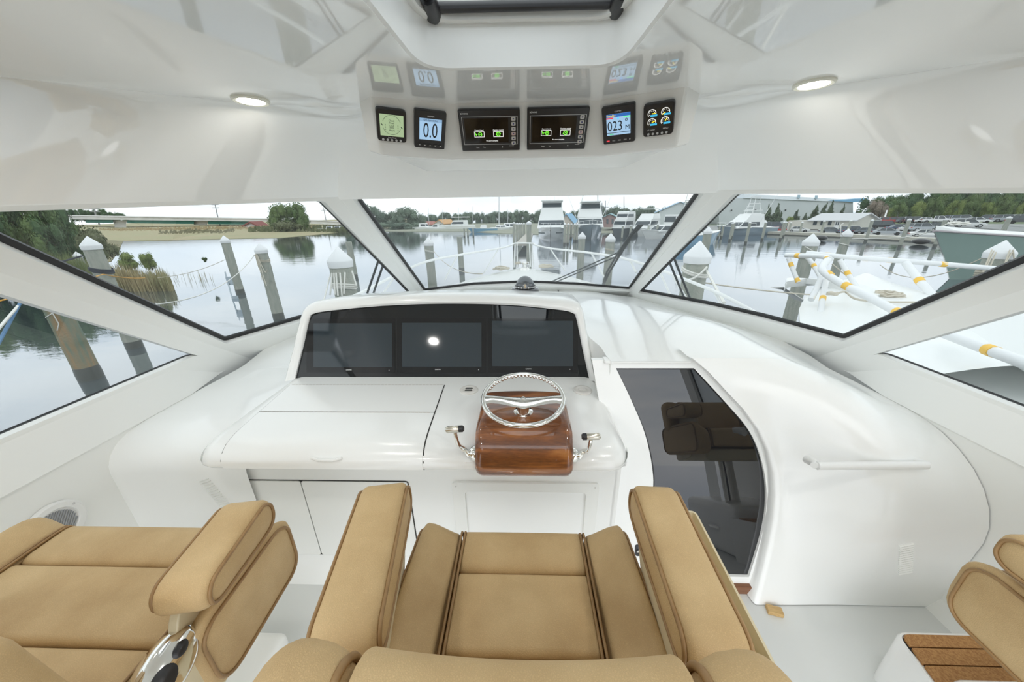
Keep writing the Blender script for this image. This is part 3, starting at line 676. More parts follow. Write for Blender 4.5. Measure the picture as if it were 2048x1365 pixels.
# 3, 4 centre alarm panels
for j, (quad, lab) in enumerate([([(916, 217), (1039, 215), (1040, 297), (926, 299)], 'wide black overhead monitor panel with green symbols, left one of the matching pair'), ([(1054, 214), (1178, 211), (1169, 294), (1054, 297)], 'wide black overhead monitor panel with green symbols, right one of the matching pair')]):
    I = Ins(quad, 1, 'monitor_panel', lab, 'instrument', 'overhead instruments', rad=.004)
    for a in ((-.90, -.66, .92, -.64), (-.90, .68, .92, .70), (-.905, -.66, -.89, .70), (.91, -.66, .925, .70)): I.rect(*a, 'screen_border', GREYP, .0012)
    I.rect(-.83, -.56, .62, .62, 'screen', S_BLACK, .0008)
    I.txt('BÖNING', -.80, .84, .10, WHT, align='CENTER')
    for u in (-.36, .28):
        for a in ((u-.17, -.28, u+.17, -.26), (u-.17, -.02, u+.17, .0), (u-.17, -.28, u-.155, .0), (u+.155, -.28, u+.17, .0)): I.rect(*a, 'symbol_frame', T_LIGHT, .0014)
    I.txt('Control Level', -.36, .06, .085, T_LIGHT); I.txt('Gearbox neutral', .28, .06, .085, T_LIGHT); I.txt('Pre-start complete', .06, -.47, .085, T_LIGHT)
    I.ring(-.33, -.14, .105, .03, T_GREEN); I.rect(-.37, -.155, -.29, -.125, 'green_mark', T_GREEN, .0014); I.line(-.50, -.04, -.46, -.22, .035, T_GREEN, 'green_mark'); I.line(-.47, -.15, -.42, -.12, .035, T_GREEN, 'green_mark')
    I.ring(.28, -.14, .105, .035, T_GREEN); I.dot(.28, -.14, .03, T_GREEN, 'green_mark', lift=.001, th=.0005)
    for k in range(6):
        a = k*pi/3+.3; I.line(.28+.06*math.cos(a), -.14+.10*math.sin(a), .28+.085*math.cos(a), -.14+.14*math.sin(a), .04, T_GREEN, 'green_mark')
    for k in range(6):
        v = .58-k*.235; bt_ = I.rect(.72, v-.085, .86, v+.085, 'key', mat('key_ivory', (.60, .58, .54), .4) if k != 3 else mat('key_rose', (.60, .45, .40), .4), .0025, .003, .003)
        I.rect(.765, v-.03, .815, v+.03, 'key_mark', mat('key_ink', (.05, .05, .16), .4), .003, .0006)
    I.txt('Reset', -.45, -.80, .075, WHT); I.txt('Test', -.22, -.80, .075, WHT); I.txt('AHD-SAS', .72, -.74, .06, WHT); I.dot(.40, -.79, .03, GREYP, 'sensor')
# 5 heading
i5 = Ins([(1205, 212), (1271, 203), (1272, 278), (1209, 287)], 2, 'heading_display', 'square black overhead display showing 023 degrees on light blue', 'instrument', 'overhead instruments')
i5.rect(-.72, -.50, .74, .62, 'screen', S_BLUE); i5.rect(-.72, .46, .74, .62, 'title_bar', T_NAVY, .001); i5.txt('Standby', -.42, .54, .16, T_YEL)
i5.dot(.60, .55, .06, T_YEL, 'indicator', th=.0004); i5.rect(-.72, .38, -.30, .45, 'red_band', T_RED, .001); i5.rect(.32, .38, .74, .45, 'green_band', em('lcd_green2', (.1, .55, .25), .6), .001)
i5.rect(-.06, .34, .06, .44, 'blue_pointer', em('lcd_mid', (.08, .35, .8), .7), .0012)
i5.rect(-.72, -.38, .74, -.35, 'rule_line', T_DARK, .001); i5.rect(-.55, -.47, -.30, -.41, 'green_mark', em('lcd_green3', (.05, .4, .15), .6), .001)
i5.txt('023', -.20, -.03, .72, T_DARK, sx=.82); i5.txt('°', .50, .10, .55, T_DARK); i5.txt('M', .56, -.14, .34, T_DARK); i5.txt('GARMIN', 0, .74, .10, WHT)
for k in range(4): i5.rect(-.76+k*.36, -.84, -.58+k*.36, -.77, 'key', T_RED if k == 0 else mat('dark_key', (.25, .25, .25), .4), .0015, .002)
i5.dot(.70, -.80, .03, WHT, 'button')
# 6 gauges
i6 = Ins([(1287, 207), (1350, 197), (1349, 263), (1289, 271)], 2, 'gauge_display', 'small black overhead display with four dial gauges and five silver buttons', 'instrument', 'overhead instruments', rad=.012)
i6.rect(-.82, -.42, .84, .72, 'screen', S_DGREY)
for (u, v, na) in [(-.42, .44, 0), (.44, .44, 215), (-.42, -.10, 20), (.44, -.10, 55)]:
    i6.ring(u, v, .27, .04, T_LIGHT, -10, 215, 18, name='gauge_arc'); i6.rect(u-.10, v-.19, u+.34, v-.07, 'gauge_value', T_CYAN, .001)
    i6.line(u, v, u+.24*math.cos(math.radians(na)), v+.22*math.sin(math.radians(na)), .06, T_YEL)
    for k in range(5): a = math.radians(200-k*45); i6.line(u+.15*math.cos(a), v+.15*math.sin(a), u+.20*math.cos(a), v+.20*math.sin(a), .03, T_LIGHT, 'gauge_tick')
i6.txt('oil / water', -.45, -.56, .12, WHT); i6.txt('MENU', .50, -.56, .12, WHT)
for k in range(5): i6.dot(-.62+k*.30, -.82, .075, SILV)
# ================================================================ STEERING POD, WHEEL, LEVERS
pod = W(thing('steering_pod', 'glossy varnished teak pod carrying the steering wheel', 'wooden pod'), (0, 1.2, .87))
def podsec(hw, prof): return prof
prof = spline([V((0, 1.385, .868)), V((0, 1.385, .915)), V((0, 1.36, .940)), V((0, 1.25, .947)), V((0, 1.13, .938)), V((0, 1.07, .91)), V((0, 1.035, .855)), V((0, 1.022, .80)), V((0, 1.035, .762)), V((0, 1.07, .752)), V((0, 1.12, .765))], 4)
PX0, PX1, rr = -.187, .190, .032; cols = []
cc = V((0, 1.21, .85))
for x in [PX0, PX0+.002, PX0+.008, PX0+.018, PX0+.026, PX0+.034]+[lerp(PX0+.05, PX1-.05, k/12) for k in range(1, 12)]+[PX1-.034, PX1-.026, PX1-.018, PX1-.008, PX1-.002, PX1]:
    e = min(x-PX0, PX1-x); of = rr-math.sqrt(max(0, rr*rr-(rr-min(e, rr))**2)); L = []
    for i, p in enumerate(prof):
        d = (p-cc); d.x = 0; q = p-d.normalized()*of*1.0; bow = .018*(1-(x/.19)**2) if p.y > 1.30 else 0
        L.append(V((x*(1. if p.y < 1.1 else 1-.03*(p.y-1.1)/.3), q.y+bow, q.z)))
    cols.append(L)
m = MB(); m.loops(cols, False, False, closed=False)
for cset in (cols[0], cols[-1]): m.add(cset, [tuple(range(len(cset)))])
m.build('pod_body', TEAK, pod, ang=60)
# wheel
wc = V((0, 1.197, 1.012)); wx = V((1, 0, 0)); wy = V((.0, .313, .052)).normalized(); wn = wx.cross(wy).normalized()
wh = W(thing('steering_wheel', 'polished chrome two spoke steering wheel above the teak pod', 'steering wheel'), wc)
RW = .160
P = [wc+wx*(RW*math.cos(2*pi*k/64))+wy*(RW*math.sin(2*pi*k/64)) for k in range(64)]
m = MB(); m.tube(P, .0095, 12, True); m.build('rim', CHROME, wh)
m = MB()
for k in range(60):
    a = 2*pi*k/60
    if abs(math.cos(a)) < .93: m.ball(wc+wx*(.1535*math.cos(a))+wy*(.1535*math.sin(a))-wn*.004, .0072, 8, 6)
g_ = m.build('finger_grips', CHROME, wh); g_['kind'] = 'stuff'
def wl(x, y, z=0): return wc+wx*x+wy*y+wn*z
sp = []
for i in range(25):
    u = lerp(-1, 1, i/24); a = abs(u); hw = lerp(.040, .026, sm(a/.7)) if a < .85 else lerp(.026, .034, (a-.85)/.15)
    dz = lerp(-.016, -.002, sm(a*1.1)); x = u*.156; yo = -.004
    sp.append([wl(x, yo-hw*.9, dz-.004), wl(x, yo-hw*.55, dz+.007), wl(x, yo, dz+.011), wl(x, yo+hw*.4, dz+.007), wl(x, yo+hw*.6, dz-.004), wl(x, yo, dz-.010)])
m = MB(); m.loops(sp, True, True); m.build('spoke', CHROME, wh, ang=60)
rot = Matrix((wx, wy, wn)).transposed()
m = MB(); m.lathe([(.040, -.080), (.040, -.066), (.027, -.060), (.025, -.03), (.030, -.02)], wc+wy*-.012, 28, rot); m.build('hub', CHROME, wh)
m = MB(); m.lathe([(.0105, -.016), (.0105, -.008), (.007, -.003), (0, -.002)], wc+wn*.003, 16, rot); m.build('hub_nut', STEEL, wh)
# levers
for s_, pv, gpx, gy, lab in [(-1, V((-.196, 1.075, .835)), [(893, 860), (925, 858)], 1.03, 'chrome control lever on the left side of the teak pod'), (1, V((.198, 1.075, .830)), [(1199, 873), (1166, 874)], 1.02, 'chrome control lever on the right side of the teak pod')]:
    t = W(thing('control_lever', lab, 'lever', group='control levers beside the wheel'), pv)
    A3 = Matrix.Rotation(pi/2*s_, 3, 'Y')
    m = MB(); m.lathe([(.030, -.012), (.030, .0), (.024, .008), (.014, .010), (.014, .022)], pv, 24, A3); m.build('hub_disc', CHROME, t)
    m = MB(); m.box(pv+V((s_*.018, -.01, -.035)), (.035, .03, .025)); m.build('clevis', CHROME, t, bevel=.004)
    g0, g1 = aty(*gpx[0], gy), aty(*gpx[1], gy); gm = g0.lerp(g1, .5)
    arm = spline([pv+V((s_*.016, -.002, -.004)), pv+V((s_*.030, -.005, .02)), pv.lerp(gm, .55)+V((s_*.018, -.008, -.012)), gm+V((0, 0, -.012)), gm], 5)
    m = MB(); m.tube(arm, [lerp(.014, .0075, i/(len(arm)-1)) for i in range(len(arm))], 10, flat=.8); m.build('arm', CHROME, t)
    ax = (g1-g0).normalized(); m = MB(); m.tube([g0-ax*.003, g0+ax*.003, g0.lerp(g1, .78)], [.0075, .0125, .0125], 14); m.build('grip', mat('satin_nickel', (.66, .62, .54), .2, metal=1.), t)
    m = MB(); m.tube([g0.lerp(g1, .78), g1, g1+ax*.005], [.0125, .0125, .008], 14); m.build('grip_button', BPLAS, t)
# ================================================================ SEATING
def roundbox(c, d, r, n=(5, 5, 5), tf=None, ns=4):
    """rounded box: a box grid pushed out to radius r; tf maps points afterwards"""
    c = V(c); h = V(d)/2; r = V((r, r, r)) if not isinstance(r, (tuple, list)) else V(r)
    ax = []
    for k in range(3):
        i = h[k]-r[k]; a = [-h[k]+r[k]*(1-math.cos(pi/2*j/ns)) for j in range(ns)]
        ax.append(a+[lerp(-i, i, j/n[k]) for j in range(n[k]+1)]+[-q for q in reversed(a)])
    mb = MB()
    def proj(p):
        q = V([max(-h[k]+r[k], min(h[k]-r[k], p[k])) for k in range(3)])
        e = V([(p[k]-q[k])/max(1e-6, r[k]) for k in range(3)])
        if e.length > 1e-6: e.normalize(); p = q+V([e[k]*r[k] for k in range(3)])
        return p
    for k in range(3):
        u, v = (k+1) % 3, (k+2) % 3
        for sgn in (-1, 1):
            rows = []
            for a in ax[u]:
                row = []
                for b_ in ax[v]:
                    p = V((0, 0, 0)); p[k] = sgn*h[k]; p[u] = a; p[v] = b_
                    row.append(p)
                rows.append(row)
            mb.grid(rows)
    P = []
    for p in mb.v:
        # tangent warp so that the corner samples lie evenly on the arc
        q = c+proj(p); P.append(tf(q) if tf else q)
    mb.v = P
    # weld the seams of the six faces
    key = {}; mp_ = []; nv = []
    for p in mb.v:
        k = (round(p.x, 5), round(p.y, 5), round(p.z, 5))
        if k not in key: key[k] = len(nv); nv.append(p)
        mp_.append(key[k])
    mb.v = nv; F = []
    for f in mb.f:
        g = []
        for i in f:
            if mp_[i] not in g: g.append(mp_[i])
        if len(g) > 2: F.append(tuple(g))
    mb.f = F; mb.mi = [0]*len(F)
    return mb
def pipe(path, parent, r=.0042, closed=False):
    m = MB(); m.tube(path, r, 7, closed); return m.build('piping', PIPING, parent, ang=60)
def edge_loop(c, d, r, s_, n=8, out=.002):
    """seam line round one side of a rounded box, where its side meets top, front and bottom"""
    c = V(c); h = V(d)/2; r = V((r, r, r)) if not isinstance(r, (tuple, list)) else V(r); P = []
    for q, (sy, sz) in enumerate(((1, 1), (-1, 1), (-1, -1), (1, -1))):
        for k in range(n+1):
            a = pi/2*(q+k/n); P.append(c+V((s_*(h.x-.293*r.x+out), sy*(h.y-r.y)+(r.y*.707+out)*math.cos(a), sz*(h.z-r.z)+(r.z*.707+out)*math.sin(a))))
        # straight run to the next corner, cut in pieces so that a bend can follow
        if q in (0, 2):
            for k in range(1, 6): P.append(P[-1]+V((0, -sy*(2*(h.y-r.y))/6, 0)))
    return P
def armrest(root, side, c, yaw, L=.42, wd=.13, ht=.105, plate=True):
    """padded armrest on a cream plate; side = -1 for the chair's left"""
    R3 = Matrix.Rotation(yaw, 3, 'Z'); c = V(c)
    def tf(p):
        y = p.y
        p = V((p.x, p.y, p.z))
        if p.z < 0: p.z *= lerp(.55, 1.0, sm((y+L/2)/L*1.2)) 
        return c + R3 @ p
    pad = roundbox((0, 0, 0), (wd, L, ht), (.022, .05, .045), (4, 10, 3), tf).build('armrest_pad', LEATHER, root, ang=60)
    for s_ in (-1, 1):
        pipe([tf(q) for q in edge_loop((0, 0, 0), (wd, L, ht), (.022, .05, .045), s_)], pad, .0042, True)
    if plate:
        xs_ = -side*(wd/2-.028); P = [(-L/2-.05, -.34), (-L/2+.10, -.32), (L/2-.05, -.06), (L/2-.09, -.03), (-L/2+.02, -.03), (-L/2-.03, -.12)]
        m = MB(); m.prism(fillet([tf_plain(c, R3, V((xs_-.01, y, z))) for y, z in P], .02, 3), R3 @ V((.02, 0, 0))); m.build('arm_support', CREAM, root, ang=30, bevel=.003)
    return pad
def tf_plain(c, R3, p): return c + R3 @ p
def chair(name, label, group, cx, y0, hw, bw, back_hw, zb=1.208, bb=None, yb=.21):
    """y0: world Y of the seat's front edge"""
    t = thing(name, label, 'helm chair', group=group)
    f = y0-.765
    def puff(x0, x1, ya, yb_, k): return lambda p: p+V((0, 0, k*max(0, 1-((p.x-(x0+x1)/2)/((x1-x0)/2))**2)*max(0, 1-((p.y-(ya+yb_)/2)/((yb_-ya)/2))**2) if p.z > .74 else 0))
    for (ya, ybk, rr) in ((.640, .768, .03), (.452, .637, .016), (.20, .449, .016)):
        roundbox((cx, (ya+ybk)/2+f, .74), (2*hw-.004, ybk-ya, .12), (.010, rr if ya > .6 else .016, .018), (10, 6, 2), puff(cx-hw, cx+hw, ya+f, ybk+f, .008)).build('seat_panel', LEATHER, t, ang=60)
    for s_ in (-1, 1):
        xc = cx+s_*(hw+bw/2)
        def tf(p, s_=s_):
            u = (s_*(p.x-cx)-hw)/bw; q = p.copy()
            q.z += .048*sm(u*1.15)*sm((p.z-.66)/.10)
            q.x += s_*.010*sm((y0-p.y)/.3)
            return q
        ybk_ = (bb or .20)+f
        bc_, bd_, br_ = (xc, (ybk_+.7775+f)/2, .72), (bw, .7775+f-ybk_, .17), (.018, .075, .062); b_ = roundbox(bc_, bd_, br_, (5, 12, 3), tf).build('side_bolster', LEATHER, t, ang=60)
        pipe([tf(q) for q in edge_loop(bc_, bd_, br_, s_)], b_, .0044, True)
        for dx in (-.005, .005):
            e = [V((cx+s_*(hw)+dx, y, z)) for y, z in [(.20+f, .803), (.55+f, .803), (.73+f, .803), (.762+f, .79), (.773+f, .755), (.772+f, .68)]]
            pipe(spline(e, 4), b_, .0036)
    m = roundbox((cx, .48+f, .63), (2*(hw+bw)-.14, .50, .08), .02, (2, 2, 2)); m.build('seat_pan', CREAM, t)
    # back
    def lean(p): return V((p.x, p.y-(p.z-.85)*.10+.012*((p.x-cx)/back_hw)**2, p.z))
    bh = zb-.80
    roundbox((cx, yb+.02, .80+bh/2), (2*back_hw, .135, bh), (.014, .055, .06), (12, 4, 10), lean).build('back_panel', LEATHER, t, ang=60)
    for s_ in (-1, 1):
        xw = cx+s_*(back_hw+.058)
        wing = roundbox((xw, yb+.008, .800+bh/2), (.130, .150, bh+.0), (.05, .065, .055), (4, 6, 10), lean).build('back_wing', LEATHER, t, ang=60)
        pipe([lean(q) for q in edge_loop((cx, yb+.02, .80+bh/2), (2*back_hw+.026, .135, bh), (.014, .055, .06), s_, 8, .003)], wing, .0055, True)
        yB, zB = yb+.008-.075+.293*.065-.002, .800+bh-.293*.055+.002; xo = back_hw+.058+.059
        e = [V((cx+s_*x, y, z)) for x, y, z in [(back_hw-.005, yB-.012, zB-.024), (back_hw+.02, yB-.004, zB-.012), (back_hw+.05, yB+.004, zB-.002), (xo-.040, yB+.012, zB-.002), (xo-.024, yB+.022, zB-.012)]]
        pipe([lean(p) for p in spline(e, 4)], wing, .0065)
    m = MB(); m.lathe([(.17, .0), (.17, .012), (.09, .03), (.06, .05), (.055, .58)], (cx, .46+f, .0 if name == 'helm_chair' else .15), 28); m.build('pedestal', CHROME, t)
    return t
hch = chair('helm_chair', 'tan leather helm chair in front of the steering wheel', 'tan leather chairs', -.004, .765, .178, .122, .205)
armrest(hch, -1, (-.352, .548, .965), .17, L=.40, wd=.132); pr = armrest(hch, 1, (.342, .548, .965), -.05, L=.40, wd=.122)
# folding tray hung on the outside of the right armrest
m = MB(); R3 = Matrix.Rotation(-.05, 3, 'Z'); tc_ = V((.437, .555, .925))
o = fillet([V((-.035, -.175, 0)), V((.030, -.175, 0)), V((.030, .175, 0)), V((-.035, .175, 0))], .015, 4); i_ = inset(o, .005); i2_ = inset(o, .009)
m.loops([[tc_+R3 @ (p+V((0, 0, z))) for p in L] for L, z in [(o, -.045), (o, .0), (i_, .0), (i2_, -.03)]], True, True); m.build('cup_tray', CREAM, hch, ang=30)
m = MB(); m.box(tc_+R3 @ V((-.01, -.12, -.085)), (.05, .14, .075), R3); m.build('tray_bracket', CREAM, hch, bevel=.01)
lch = chair('companion_chair', 'wide tan leather companion chair on the left, beside the round speaker', 'tan leather chairs', -1.133, .765, .309, .100, .27, zb=1.165, yb=.225, bb=.43)
armrest(lch, 1, (-.752, .585, .925), .16, L=.275, wd=.122, ht=.10)
# chrome hinge of the left chair's arm
hp = V((-.735, .402, .83)); nx = V((.80, -.10, .58)).normalized(); fm = frame_of(hp, V((-.1, .95, .3)), nx).to_3x3()
m = MB(); m.lathe([(.050, -.06), (.056, -.05), (.056, -.008), (.050, .0), (.046, .002), (0, .002)], hp, 32, fm, 1.25, .78); m.build('arm_hinge', CHROME, lch)
for dx, r_ in ((-.022, .024), (.028, .014)):
    m = MB(); m.lathe([(r_, .0), (r_, .004), (r_*.7, .007), (0, .008)], hp+fm @ V((dx, 0, 0)), 24, fm, 1.15, .85); m.build('hinge_pad', BPLAS, lch)
m = MB(); m.box((-.745, .41, .74), (.03, .08, .10), Matrix.Rotation(.3, 3, 'X')); m.build('hinge_bracket', CREAM, lch, bevel=.006)
m = MB(); m.tube([(-.665, .45, .66), (-.66, .40, .60), (-.668, .33, .62)], .012, 10); m.build('tilt_lever', CHROME, lch)
rch = chair('companion_chair', 'tan leather companion chair on the right, beside the cork footrest', 'tan leather chairs', 1.49, .67, .22, .100, .22, zb=1.05)
armrest(rch, -1, (1.205, .47, .935), .0, L=.34)
# white plinths under the side chairs, footrest with cork strips
m = roundbox((-1.39, .28, .073), (.88, 1.13, .146), (.03, .03, .03), (3, 3, 2)); m.build('chair_plinth', GEL2, label='low white moulded plinth under the wide chair on the left', cat='plinth', ang=50)
ft = thing('footrest', 'white moulded footrest with cork strips below the chair on the right', 'footrest')
L = fillet([V((1.315, .62, 0)), V((1.84, .62, 0)), V((1.84, .835, 0)), V((1.355, .835, 0))], [.0, .0, .02, .04], 5)
m = MB(); m.loops([[p for p in L], [p+V((0, 0, .238)) for p in L], [p+V((0, 0, .246)) for p in inset(L, .004)], [p+V((0, 0, .246)) for p in inset(L, .010)], [p+V((0, 0, .240)) for p in inset(L, .012)]], True, True); m.build('footrest_body', GEL, ft, ang=40)
for ya, yb_ in ((.785, .823), (.735, .781), (.68, .731)):
    xl = lerp(1.327, 1.365, (ya-.62)/.215); xr_ = lerp(1.327, 1.365, (yb_-.62)/.215); m = MB()
    m.prism(fillet([V((xl+.008, ya, .241)), V((1.828, ya, .241)), V((1.828, yb_, .241)), V((xr_+.008, yb_, .241))], [.002, .002, .004 if ya < .78 else .015, .004 if ya < .78 else .03], 4), (0, 0, .009)); m.build('cork_strip', CORK, ft, ang=0)
m = MB(); m.box((1.59, .73, .2415), (.46, .17, .003)); m.build('black_caulk', BLACK, ft, ang=0)
m = roundbox((1.60, .32, .16), (.52, .72, .32), (.05, .05, .05), (3, 3, 2)); m.build('chair_plinth', GEL, label='tall white moulded plinth behind the cork footrest', cat='plinth', ang=50)
# speaker in the left wall
spk = W(thing('wall_speaker', 'round white slotted speaker set low in the left wall', 'speaker'), (-1.845, .945, .58))
so_ = V((-1.848, .945, .58)); RY = Matrix.Rotation(pi/2, 3, 'Y')
m = MB(); m.lathe([(.092, 0), (.092, .008), (.085, .014), (.066, .014), (.062, .006), (0, .006)], so_, 40, RY); m.build('speaker_ring', WPLAS, spk)
m = MB()
for k in range(-7, 8):
    y = k*.008; hlen = math.sqrt(max(0, .060**2-y*y)); m.box(so_+V((.009, y*.825, y*-.565)), (.003, .0032, hlen*1.85), Matrix.Rotation(-.6, 3, 'X'))
g_ = m.build('speaker_slots', mat('slot_grey', (.30, .31, .33), .5), spk); g_['kind'] = 'stuff'
m = MB()
for a in (.6, 2.2, 3.7, 5.3): m.lathe([(.005, .0), (.004, .002), (0, .002)], so_+V((.0145, .078*math.cos(a), .078*math.sin(a))), 10, RY)
g_ = m.build('speaker_screws', GREYP, spk); g_['kind'] = 'stuff'
# ================================================================ OUTSIDE: water, own foredeck, wipers
WZ = -2.0
def water_mat():
    m = bpy.data.materials.new('harbour_water'); m.use_nodes = True; t = m.node_tree; t.nodes.clear(); l = t.links.new
    o = nn(t, 'ShaderNodeOutputMaterial'); d = nn(t, 'ShaderNodeBsdfDiffuse'); d.inputs[0].default_value = (.075, .095, .10, 1)
    g = nn(t, 'ShaderNodeBsdfGlossy'); g.inputs['Roughness'].default_value = .02; g.inputs[0].default_value = (.93, .95, 1, 1)
    lw = nn(t, 'ShaderNodeLayerWeight', i_Blend=.5); p = nn(t, 'ShaderNodeMath', operation='POWER'); p.inputs[1].default_value = 2.2
    a = nn(t, 'ShaderNodeMath', operation='MULTIPLY_ADD'); a.inputs[1].default_value = .74; a.inputs[2].default_value = .16; a.use_clamp = True
    x = nn(t, 'ShaderNodeMixShader'); co = nn(t, 'ShaderNodeTexCoord'); mp_ = nn(t, 'ShaderNodeMapping'); mp_.inputs['Scale'].default_value = (1, 2.2, 1)
    n = nn(t, 'ShaderNodeTexNoise', i_Scale=.55, i_Detail=5.0, i_Roughness=.55); b = nn(t, 'ShaderNodeBump', i_Strength=.10, i_Distance=.10)
    l(co.outputs['Object'], mp_.inputs[0]); l(mp_.outputs[0], n.inputs['Vector']); l(n.outputs[0], b.inputs['Height'])
    l(b.outputs[0], g.inputs['Normal']); l(b.outputs[0], lw.inputs['Normal'])
    l(lw.outputs['Facing'], p.inputs[0]); l(p.outputs[0], a.inputs[0]); l(a.outputs[0], x.inputs[0]); l(d.outputs[0], x.inputs[1]); l(g.outputs[0], x.inputs[2]); l(x.outputs[0], o.inputs[0])
    return m
m = MB(); m.grid([[V((x, y, WZ)) for x in (-700, -60, 0, 60, 700)] for y in (-400, -40, 0, 60, 120, 900)]); m.build('water', water_mat(), kind='structure', ang=0)
# own bow
fd = thing('foredeck', 'white foredeck of this boat narrowing to the bow beyond the windshield', 'boat deck')
ST_ = [(2.6, 2.35, .93, .55), (3.4, 2.28, .93, .50), (3.7, 2.2, .91, .42), (4.2, 2.08, .84, .34), (5, 1.72, .735, .25), (6, 1.32, .65, .16), (7, .93, .57, .10), (7.8, .58, .50, .06), (8.4, .30, .44, .03), (8.75, .10, .40, .01), (8.8, .02, .39, .0)]
rows = []
for y, hw, z, cam_ in ST_:
    r = [V((XM+hw*u, y, z-cam_*abs(u)**2)) for u in [lerp(-1, 1, k/16) for k in range(17)]]
    zb_ = z-cam_
    L = [V((XM-hw*.62, y*.93, WZ-.2)), V((XM-hw*.9, y*.985, zb_-.6)), V((XM-hw*1.01, y, zb_-.05)), V((XM-hw*1.01, y, zb_+.035))]
    rows.append(L+r+[mir(q) for q in reversed(L)])
MB().grid(rows).build('deck_moulding', WHITEX, fd, ang=35)
RAIL = [(560, 668, 3.2), (640, 622, 3.5), (720, 587, 4.0), (840, 528, 5.1), (915, 511, 6.1), (1000, 497, 7.6), (1022, 491, 8.35), (1030, 487, 8.6), (1064, 487, 8.6), (1072, 491, 8.35), (1100, 497, 7.6), (1183, 506.5, 6.1), (1262, 521, 5.0), (1400, 571, 4.0), (1490, 614, 3.55), (1560, 655, 3.25)]
br = thing('bow_rail', 'white tubular rail around the bow beyond the windshield', 'bow rail')
RP = spline([aty(*q) for q in RAIL], 5)
m = MB(); m.tube(RP, .019, 10); m.build('top_rail', WHITEX, br)
def rail_y(px):
    for a, b in zip(RAIL, RAIL[1:]):
        if a[0] <= px <= b[0]: return lerp(a[2], b[2], (px-a[0])/(b[0]-a[0]))
    return 5
for tx, ty, bx_, by_ in [(915, 511, 889, 561), (997, 498, 967, 547), (1030, 489, 1028, 535), (1034, 488, 1035, 535), (1059, 488, 1061, 534), (1064, 488, 1067, 534), (1100, 497, 1131, 543), (1183, 507, 1210, 558), (1260, 521, 1272, 545), (790, 553, 757, 600), (1318, 540, 1340, 590), (1345, 551, 1378, 606), (1430, 586, 1458, 640)]:
    y = rail_y(tx); m = MB(); m.tube([aty(tx, ty, y), aty(bx_, by_, y-.12)], .0145, 8); m.build('stanchion', WHITEX, br)
# windlass and lines on the bow
wd = W(thing('windlass', 'white and chrome anchor windlass on its pad at the bow', 'windlass'), aty(1050, 540, 8.1)); o = aty(1050, 541, 8.1)
m = MB(); m.box(o+V((0, -.15, -.02)), (.48, .55, .05)); m.build('pad', WHITEX, wd, bevel=.01)
m = MB(); m.lathe([(.12, .0), (.10, .05), (.06, .08), (.06, .14), (.10, .16), (.10, .19), (0, .2)], o, 18); m.build('drum', CHROME, wd); m = MB(); m.box(o+V((.05, .15, .07)), (.12, .2, .1)); m.build('motor_cover', WHITEX, wd, bevel=.02)
def coil(px, py, Y, r, n, label, matr=ROPE, rr=.012, flat=.45, cat='rope', zoff=.0, group=None):
    c = aty(px, py, Y); P = []; rnd = random.Random(px)
    for k in range(n*14):
        a = 2*pi*k/14; q = r*(.55+.45*rnd.random())*(1-.25*(k/(n*14))); P.append(c+V((q*math.cos(a), q*flat*1.6*math.sin(a), zoff+.02+.10*r*rnd.random()+.25*r*(k/(n*14)))))
    m = MB(); m.tube(spline(P, 2), rr, 6); return m.build('rope_coil', matr, label=label, cat=cat, group=group)
coil(1003, 541, 7.75, .20, 5, 'beige rope heap on the bow to the left of the windlass', ROPE, .016, zoff=.0)
coil(1092, 537, 7.8, .19, 5, 'beige rope heap on the bow to the right of the windlass', ROPE, .016, zoff=.0)
coil(1040, 530, 8.3, .14, 4, 'small beige rope heap against the bow pulpit behind the windlass', ROPE, .014)
def wiper(name, label, P0, N0, arms, blade, off=.085, rad=.009):
    P1 = P0+N0*(TH+off); t = W(thing('wiper', label, 'wiper', group='windshield wipers'), atp(*arms[0][0], P1, N0))
    for a in arms: m = MB(); m.tube([atp(*q, P1, N0) for q in a], rad, 8, flat=.7); m.build('wiper_arm', mat('wiper_grey', (.08, .095, .105), .45), t)
    if blade:
        for k, dx in enumerate((-3.5, 3.5)):
            m = MB(); m.tube([atp(x+dx*(.8 if i else .3), y, P1-N0*.03, N0) for i, (x, y) in enumerate(blade)], rad*1.2, 8, flat=.7); m.build('wiper_blade', mat('wiper_grey', (.08, .095, .105), .45), t)
        m = MB(); c = atp(*blade[2], P1, N0); m.ball(c, .025, 10, 8); m.build('wiper_joint', BPLAS, t)
    return t
wiper('wiper', 'long dark wiper with twin arms crossing the right half of the windshield', WP, WN, [[(1093, 568), (1232, 507)], [(1106, 567), (1236, 512)]], [(1207, 569), (1216, 545), (1240, 505), (1262, 472), (1282, 449)])
wiper('wiper', 'parked pair of dark wiper arms in the window left of the windshield', SB, QN, [[(731, 597), (757, 521)], [(744, 595), (766, 531)]], None, .05, .011)
QNR, SBR = V((-QN.x, QN.y, QN.z)), mir(SB)
wiper('wiper', 'parked pair of dark wiper arms in the window right of the windshield', SBR, QNR, [[(1375, 612), (1337, 520)], [(1386, 612), (1347, 514)]], None, .05, .011)
